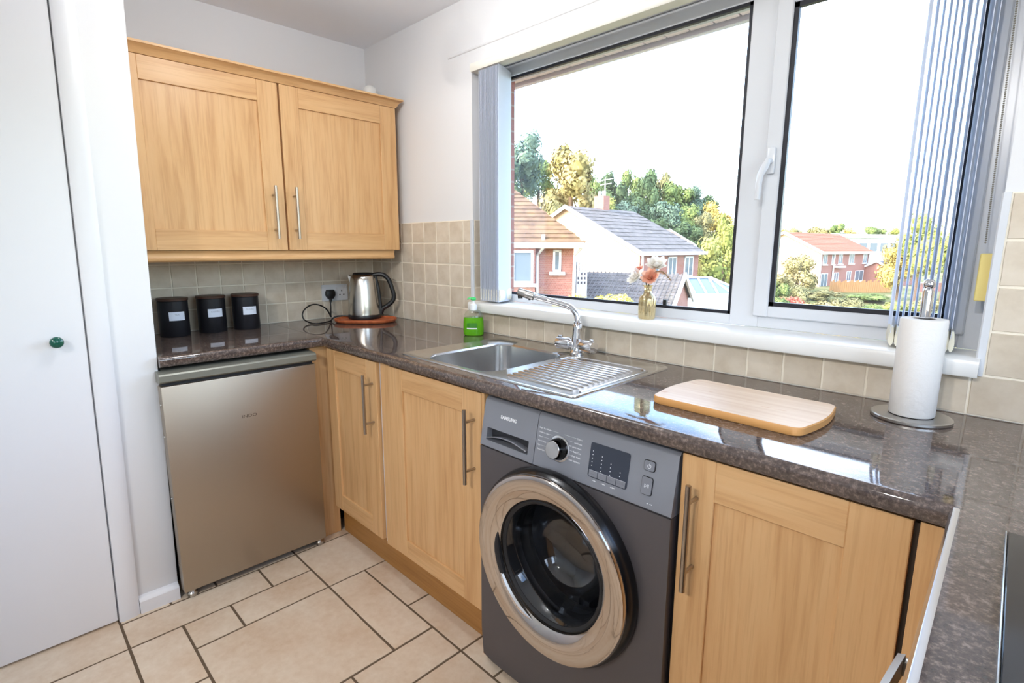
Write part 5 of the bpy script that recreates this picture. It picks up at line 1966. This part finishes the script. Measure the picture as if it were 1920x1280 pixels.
for a, b, c, d in ((0.6, 2.2, -3.0, -1.5), (7.2, 8.4, -2.6, -1.4), (9.6, 12.0, -2.7, -1.4), (3.8, 5.0, -3.6, -1.5)):
    house_window(hd_o, MDh, a, b, c, d, 0.0, 1)
for x_ in (0.05, 3.3, 12.95):
    bm = NB()
    tube(bm, [(x_, -0.1, 0.75), (x_, -0.1, GROUND - 0.4)], 0.08, 6)
    tfin('downpipe', bm, MDh, M_WHITE, hd_o)
tfin('porch_canopy', box(NB(), 3.7, 5.6, -0.5, 0.0, -0.95, -0.75), MDh, M_WHITE, hd_o, 0)

ex = thing('outhouse', E_(46, 64, GROUND), 'dark-roofed low extension to the right of the terracotta house', 'building')
small_house(ex, frame(45.6, 62.5, 0.80, 0.60), 4.5, 5.0, -1.6, -0.3, M_BRICK, mat('dark_slate', rgb(84, 80, 84), 0.8))
wb = thing('low_block', E_(62, 110, GROUND), 'long white flat-roofed block in the distance of the right window', 'building')
MW_ = frame(61, 102, 0.9, 0.43)
tfin('wall', box(NB(), 0, 22, 0, 8, GROUND, 3.2), MW_, M_WHITE, wb, 0)
tfin('roof', box(NB(), -0.5, 22.5, -0.6, 8.5, 3.2, 3.9), MW_, mat('pale_flat_roof', rgb(214, 218, 226), 0.7), wb, 0)
for k in range(6):
    tfin('window', box(NB(), 1.2 + 3.4 * k, 3.4 + 3.4 * k, -0.06, 0.02, 0.6, 2.2), MW_, M_HGLASS, wb, 0)

fe = thing('garden_fence', E_(37, 54, GROUND), 'orange timber garden fence in front of the terracotta house', 'fence')
MF = frame(31.2, 52.0, 0.98, 0.2)
for k in range(30):
    tfin('fence_board', box(NB(), 0.24 * k, 0.24 * k + 0.21, 0, 0.03, GROUND - 0.3, -1.95 + 0.12 * math.sin(k * 2.1)), MF, M_TIMBER, fe, 0)
for k in range(3):
    tfin('rail', box(NB(), 0, 7.2, 0.03, 0.08, GROUND + 0.1 + 0.4 * k, GROUND + 0.2 + 0.4 * k), MF, M_TIMBER, fe, 0)
gw = thing('garden_wall', E_(44, 56, GROUND), 'low pinkish brick garden wall right of the timber fence', 'wall')
tfin('wall', box(NB(), 0, 9, 0, 0.25, GROUND - 0.3, -2.3), frame(41.6, 54.5, 0.95, 0.3), M_BRICK, gw, 0)
tfin('coping', box(NB(), -0.03, 9.03, -0.05, 0.30, -2.3, -2.2), frame(41.6, 54.5, 0.95, 0.3), M_PEACH, gw, 0)


# ---- trees and shrubs: a crown of leaf clumps on a trunk
def leaf_mat(name, a, b):
    m = mat(name, rgb(*a), 0.8, spec=0.15)
    a, b = tuple(v * 1.10 for v in a), tuple(v * 1.12 for v in b)
    setc(m, ramp(m, noise(m, coords(m, (1, 1, 1)), 2.2, 3), [(0.34, rgb(*a)), (0.66, rgb(*b))]))
    return m


def crown_mesh(kind, seed):
    r = random.Random(seed)
    b = bmesh.new()
    blobs = []
    if kind == 'round':
        for _ in range(14):
            a = r.uniform(0, 2 * PI); h = r.uniform(-0.5, 0.75); q = r.uniform(0.1, 0.62) * math.sqrt(max(0.1, 1 - h * h))
            blobs.append((Vector((q * math.cos(a), q * math.sin(a), h)), r.uniform(0.26, 0.42)))
    elif kind == 'tall':
        for k in range(18):
            h = -0.90 + 1.72 * k / 17
            w = 0.80 * (1 - max(0, (h + 0.2) / 1.5)) + 0.10
            a = r.uniform(0, 2 * PI)
            blobs.append((Vector((w * 0.6 * math.cos(a), w * 0.6 * math.sin(a), h)), 0.12 + w * 0.38))
    else:
        for _ in range(16):
            a = r.uniform(0, 2 * PI); q = r.uniform(0, 0.8)
            blobs.append((Vector((q * math.cos(a), q * math.sin(a), r.uniform(-0.8, 0.35) * (1 - 0.4 * q))), r.uniform(0.26, 0.40)))
    for c, rad in blobs:
        bmesh.ops.create_icosphere(b, subdivisions=1, radius=rad * 0.70, matrix=T(*c))
        for _ in range(260):
            d_ = Vector((r.gauss(0, 1), r.gauss(0, 1), r.gauss(0, 1))).normalized()
            p = c + d_ * rad * r.uniform(0.66, 1.15)
            s = r.uniform(0.03, 0.075)
            t1 = (d_.orthogonal().normalized() + d_ * r.uniform(-.5, .5)).normalized()
            t1 = Matrix.Rotation(r.uniform(0, 2 * PI), 3, d_) @ t1
            t2 = d_.cross(t1).normalized()
            b.faces.new([b.verts.new(p + t1 * s), b.verts.new(p + t2 * s * 0.7), b.verts.new(p - t1 * s), b.verts.new(p - t2 * s * 0.7)])
    me = bpy.data.meshes.new('crown')
    b.to_mesh(me)
    b.free()
    return me


CROWN = {(k, s): crown_mesh(k, s * 11 + len(k)) for k in ('round', 'tall', 'bush') for s in (1, 2)}
M_BARK = mat('bark', rgb(96, 78, 62), 0.9)
LEAF = {
    'blue': leaf_mat('blue_green_leaf', (66, 84, 74), (98, 116, 98)),
    'green': leaf_mat('green_leaf', (68, 86, 52), (116, 128, 76)),
    'dark': leaf_mat('dark_green_leaf', (52, 68, 50), (84, 100, 68)),
    'lime': leaf_mat('yellow_green_leaf', (100, 110, 54), (146, 144, 82)),
    'gold': leaf_mat('golden_leaf', (136, 118, 62), (168, 152, 90)),
    'rust': leaf_mat('rusty_leaf', (108, 104, 66), (150, 138, 100)),
    'hedge': leaf_mat('bright_yellow_hedge_leaf', (168, 160, 66), (206, 198, 104)),
    'red': leaf_mat('red_pink_leaf', (146, 72, 64), (172, 108, 88)),
    'olive': leaf_mat('olive_leaf', (90, 90, 62), (124, 120, 84)),
}
crown_cache = {}


def tree(name, lab, cat, px, py, N, wpx, col, kind='round', zbase=None, hscale=None, group=None, seed=1):
    h_ = FPX * cp + (640 - py) * -sp
    U = N * (px - 960) / h_
    ztop = CAM.z + N * (FPX * sp + (640 - py) * cp) / h_
    rad = 0.62 * wpx / h_ * N
    zb = hillz(U, N) if zbase is None else zbase
    root = thing(name, E_(U, N, zb), lab, cat, group)
    Hc = max(ztop - zb, 0.6)
    hz = hscale if hscale else min(Hc * 0.5, rad * (1.9 if kind == 'tall' else 1.15 if kind == 'round' else 0.9))
    key = (kind, 1 + seed % 2, col)
    if key not in crown_cache:
        me = CROWN[key[:2]].copy()
        me.materials.append(LEAF[col])
        crown_cache[key] = me
    o = bpy.data.objects.new('crown', crown_cache[key])
    COL.objects.link(o)
    o.parent = root
    o.location = (0, 0, Hc - hz)
    o.scale = (rad, rad, hz)
    o.rotation_euler = (0, 0, seed * 1.3)
    if Hc - 2 * hz > -0.4 * hz:
        bm = NB()
        p = E_(U, N, zb)
        tube(bm, [p - Vector((0, 0, 0.3)), p + Vector((0, 0, max(Hc - 1.2 * hz, 0.3)))], [rad * 0.09 + 0.04, rad * 0.05 + 0.03], 8)
        fin('trunk', bm, M_BARK, root)
    return root


HILL = 'wood on the hill'
ORD = ['first', 'second', 'third', 'fourth', 'fifth', 'sixth', 'seventh', 'eighth', 'ninth', 'tenth', 'eleventh']
LCOL = {'blue': 'bluish green', 'green': 'green', 'dark': 'dark green', 'olive': 'olive green', 'rust': 'rusty', 'gold': 'golden', 'lime': 'lime green'}
hill_spec = list(enumerate([
        (978, 238, 66, 96, 'blue', 'round'), (1010, 292, 72, 70, 'green', 'round'), (1120, 322, 84, 60, 'green', 'round'),
        (1150, 326, 86, 70, 'dark', 'tall'), (1182, 322, 90, 60, 'green', 'tall'), (1212, 318, 88, 64, 'dark', 'tall'), (1240, 326, 92, 60, 'olive', 'tall'),
        (1268, 334, 90, 66, 'green', 'round'), (1296, 344, 92, 60, 'blue', 'round'), (1322, 362, 92, 56, 'dark', 'round'),
        (1132, 360, 72, 66, 'green', 'round'), (1170, 372, 74, 64, 'blue', 'round'), (1206, 366, 76, 62, 'dark', 'round'), (1246, 372, 78, 66, 'blue', 'round'), (1284, 380, 80, 60, 'green', 'round'), (1316, 392, 80, 56, 'olive', 'round'),
        (1000, 360, 58, 80, 'dark', 'round'), (1045, 372, 56, 60, 'olive', 'round'), (940, 300, 62, 90, 'dark', 'round'), (1230, 404, 72, 60, 'dark', 'round'), (1190, 400, 70, 60, 'green', 'round'), (1290, 412, 74, 60, 'dark', 'round')]))
rows_of = {'skyline': hill_spec[0:10], 'middle': hill_spec[10:16], 'lowest': hill_spec[16:22]}
for row_name, members in rows_of.items():
    for q, (i, (px, py, N, w, c, k)) in enumerate(sorted(members, key=lambda m_: m_[1][0])):
        lab = '%s tree, %s from the left in the %s row of the hillside wood' % (LCOL[c], ORD[q], row_name)
        tree('hill_tree', lab, 'tree', px, py, N, w, c, k, group=HILL, seed=i)
tree('tree', 'large yellow-green tree with rusty patches, tallest on the left of the wood', 'tree', 1072, 266, 60, 116, 'rust', 'round', seed=3)
tree('tree', 'bright lime tree just behind the chimney of the sunlit gable house', 'tree', 1128, 368, 46, 54, 'lime', 'round', seed=4)
tree('tree', 'yellow-green low tree peeping over the ochre hipped roof', 'tree', 1062, 386, 44, 44, 'lime', 'round', seed=5)
tree('tree', 'golden yellow tree at the right-hand end of the wood', 'tree', 1348, 372, 84, 60, 'gold', 'round', seed=6)
tree('tree', 'tall lime tree beside the window mullion', 'tree', 1362, 404, 38, 62, 'lime', 'tall', seed=7)
tree('tree', 'broad golden-green tree behind the conservatory', 'tree', 1318, 440, 36, 96, 'lime', 'round', seed=8)
tree('shrub', 'olive golden shrub between the grey roof and the conservatory', 'shrub', 1290, 468, 33, 60, 'gold', 'bush', seed=9)
tree('hedge_bush', 'bright yellow hedge bush in front of the garage, left half', 'hedge', 1088, 533, 11, 84, 'hedge', 'bush', seed=10, zbase=-0.5)
tree('hedge_bush', 'bright yellow hedge bush in front of the garage, right half', 'hedge', 1158, 533, 11.4, 84, 'hedge', 'bush', seed=11, zbase=-0.5)
# right-hand window
for i, (px, py, N, w, c) in enumerate(sorted([(1470, 426, 150, 40, 'gold'), (1500, 424, 155, 44, 'olive'), (1535, 421, 155, 46, 'rust'), (1572, 414, 150, 34, 'green'), (1605, 424, 155, 46, 'gold'), (1640, 420, 155, 44, 'green'), (1670, 424, 155, 44, 'lime'), (1440, 428, 150, 44, 'olive'), (1555, 424, 158, 40, 'lime')])):
    tree('distant_tree', '%s tree, %s from the left in the far tree line behind the terracotta house' % (LCOL[c], ORD[i]), 'tree', px, py, N, w, c, 'round', group='far tree line', seed=i, hscale=3.0)
tree('tree', 'tall lime tree behind the right-hand blind slats', 'tree', 1738, 392, 42, 92, 'lime', 'round', seed=12)
tree('tree', 'golden tree just left of the tall lime tree behind the slats', 'tree', 1696, 446, 46, 70, 'gold', 'round', seed=13)
tree('tree', 'green-gold tree at the right edge of the right window', 'tree', 1786, 420, 40, 70, 'lime', 'round', seed=14)
tree('shrub', 'pale rusty shrub at the left edge of the right window', 'shrub', 1468, 500, 46, 56, 'rust', 'bush', seed=31)
tree('shrub', 'spreading olive shrub in front of the timber fence, left end', 'shrub', 1545, 536, 44, 66, 'olive', 'bush', seed=32)
tree('shrub', 'wide green shrub in front of the timber fence, right end', 'shrub', 1625, 545, 44, 80, 'green', 'bush', seed=33)
tree('shrub', 'golden shrub filling the foot of the right window', 'shrub', 1570, 562, 22, 90, 'gold', 'bush', seed=34)
tree('shrub', 'rusty golden shrub in front of the sunlit gable of the terracotta house', 'shrub', 1500, 472, 50, 66, 'rust', 'round', seed=15)
for i, (nm, px, py, N, w, c, lab) in enumerate([
        ('shrub', 1452, 512, 30, 44, 'green', 'green shrub in the bottom left corner of the right window'),
        ('shrub', 1490, 540, 27, 62, 'red', 'red-pink shrub low in the right window'),
        ('shrub', 1514, 556, 25, 44, 'gold', 'yellow-orange shrub next to the red-pink shrub'),
        ('shrub', 1548, 548, 30, 56, 'rust', 'brownish shrub below the timber fence'),
        ('shrub', 1500, 520, 36, 56, 'olive', 'olive shrub behind the red-pink shrub'),
        ('shrub', 1596, 545, 33, 60, 'olive', 'grey-olive shrub below the middle of the timber fence'),
        ('shrub', 1640, 556, 31, 56, 'green', 'green shrub left of the first blind slat'),
        ('shrub', 1690, 552, 32, 66, 'lime', 'yellow-green shrub behind the first blind slats'),
        ('shrub', 1745, 545, 33, 66, 'rust', 'brown shrub behind the kitchen roll rod'),
        ('shrub', 1460, 546, 24, 40, 'green', 'small green shrub left of the red-pink shrub')]):
    tree(nm, lab, 'shrub', px, py, N, w, c, 'bush', seed=20 + i)
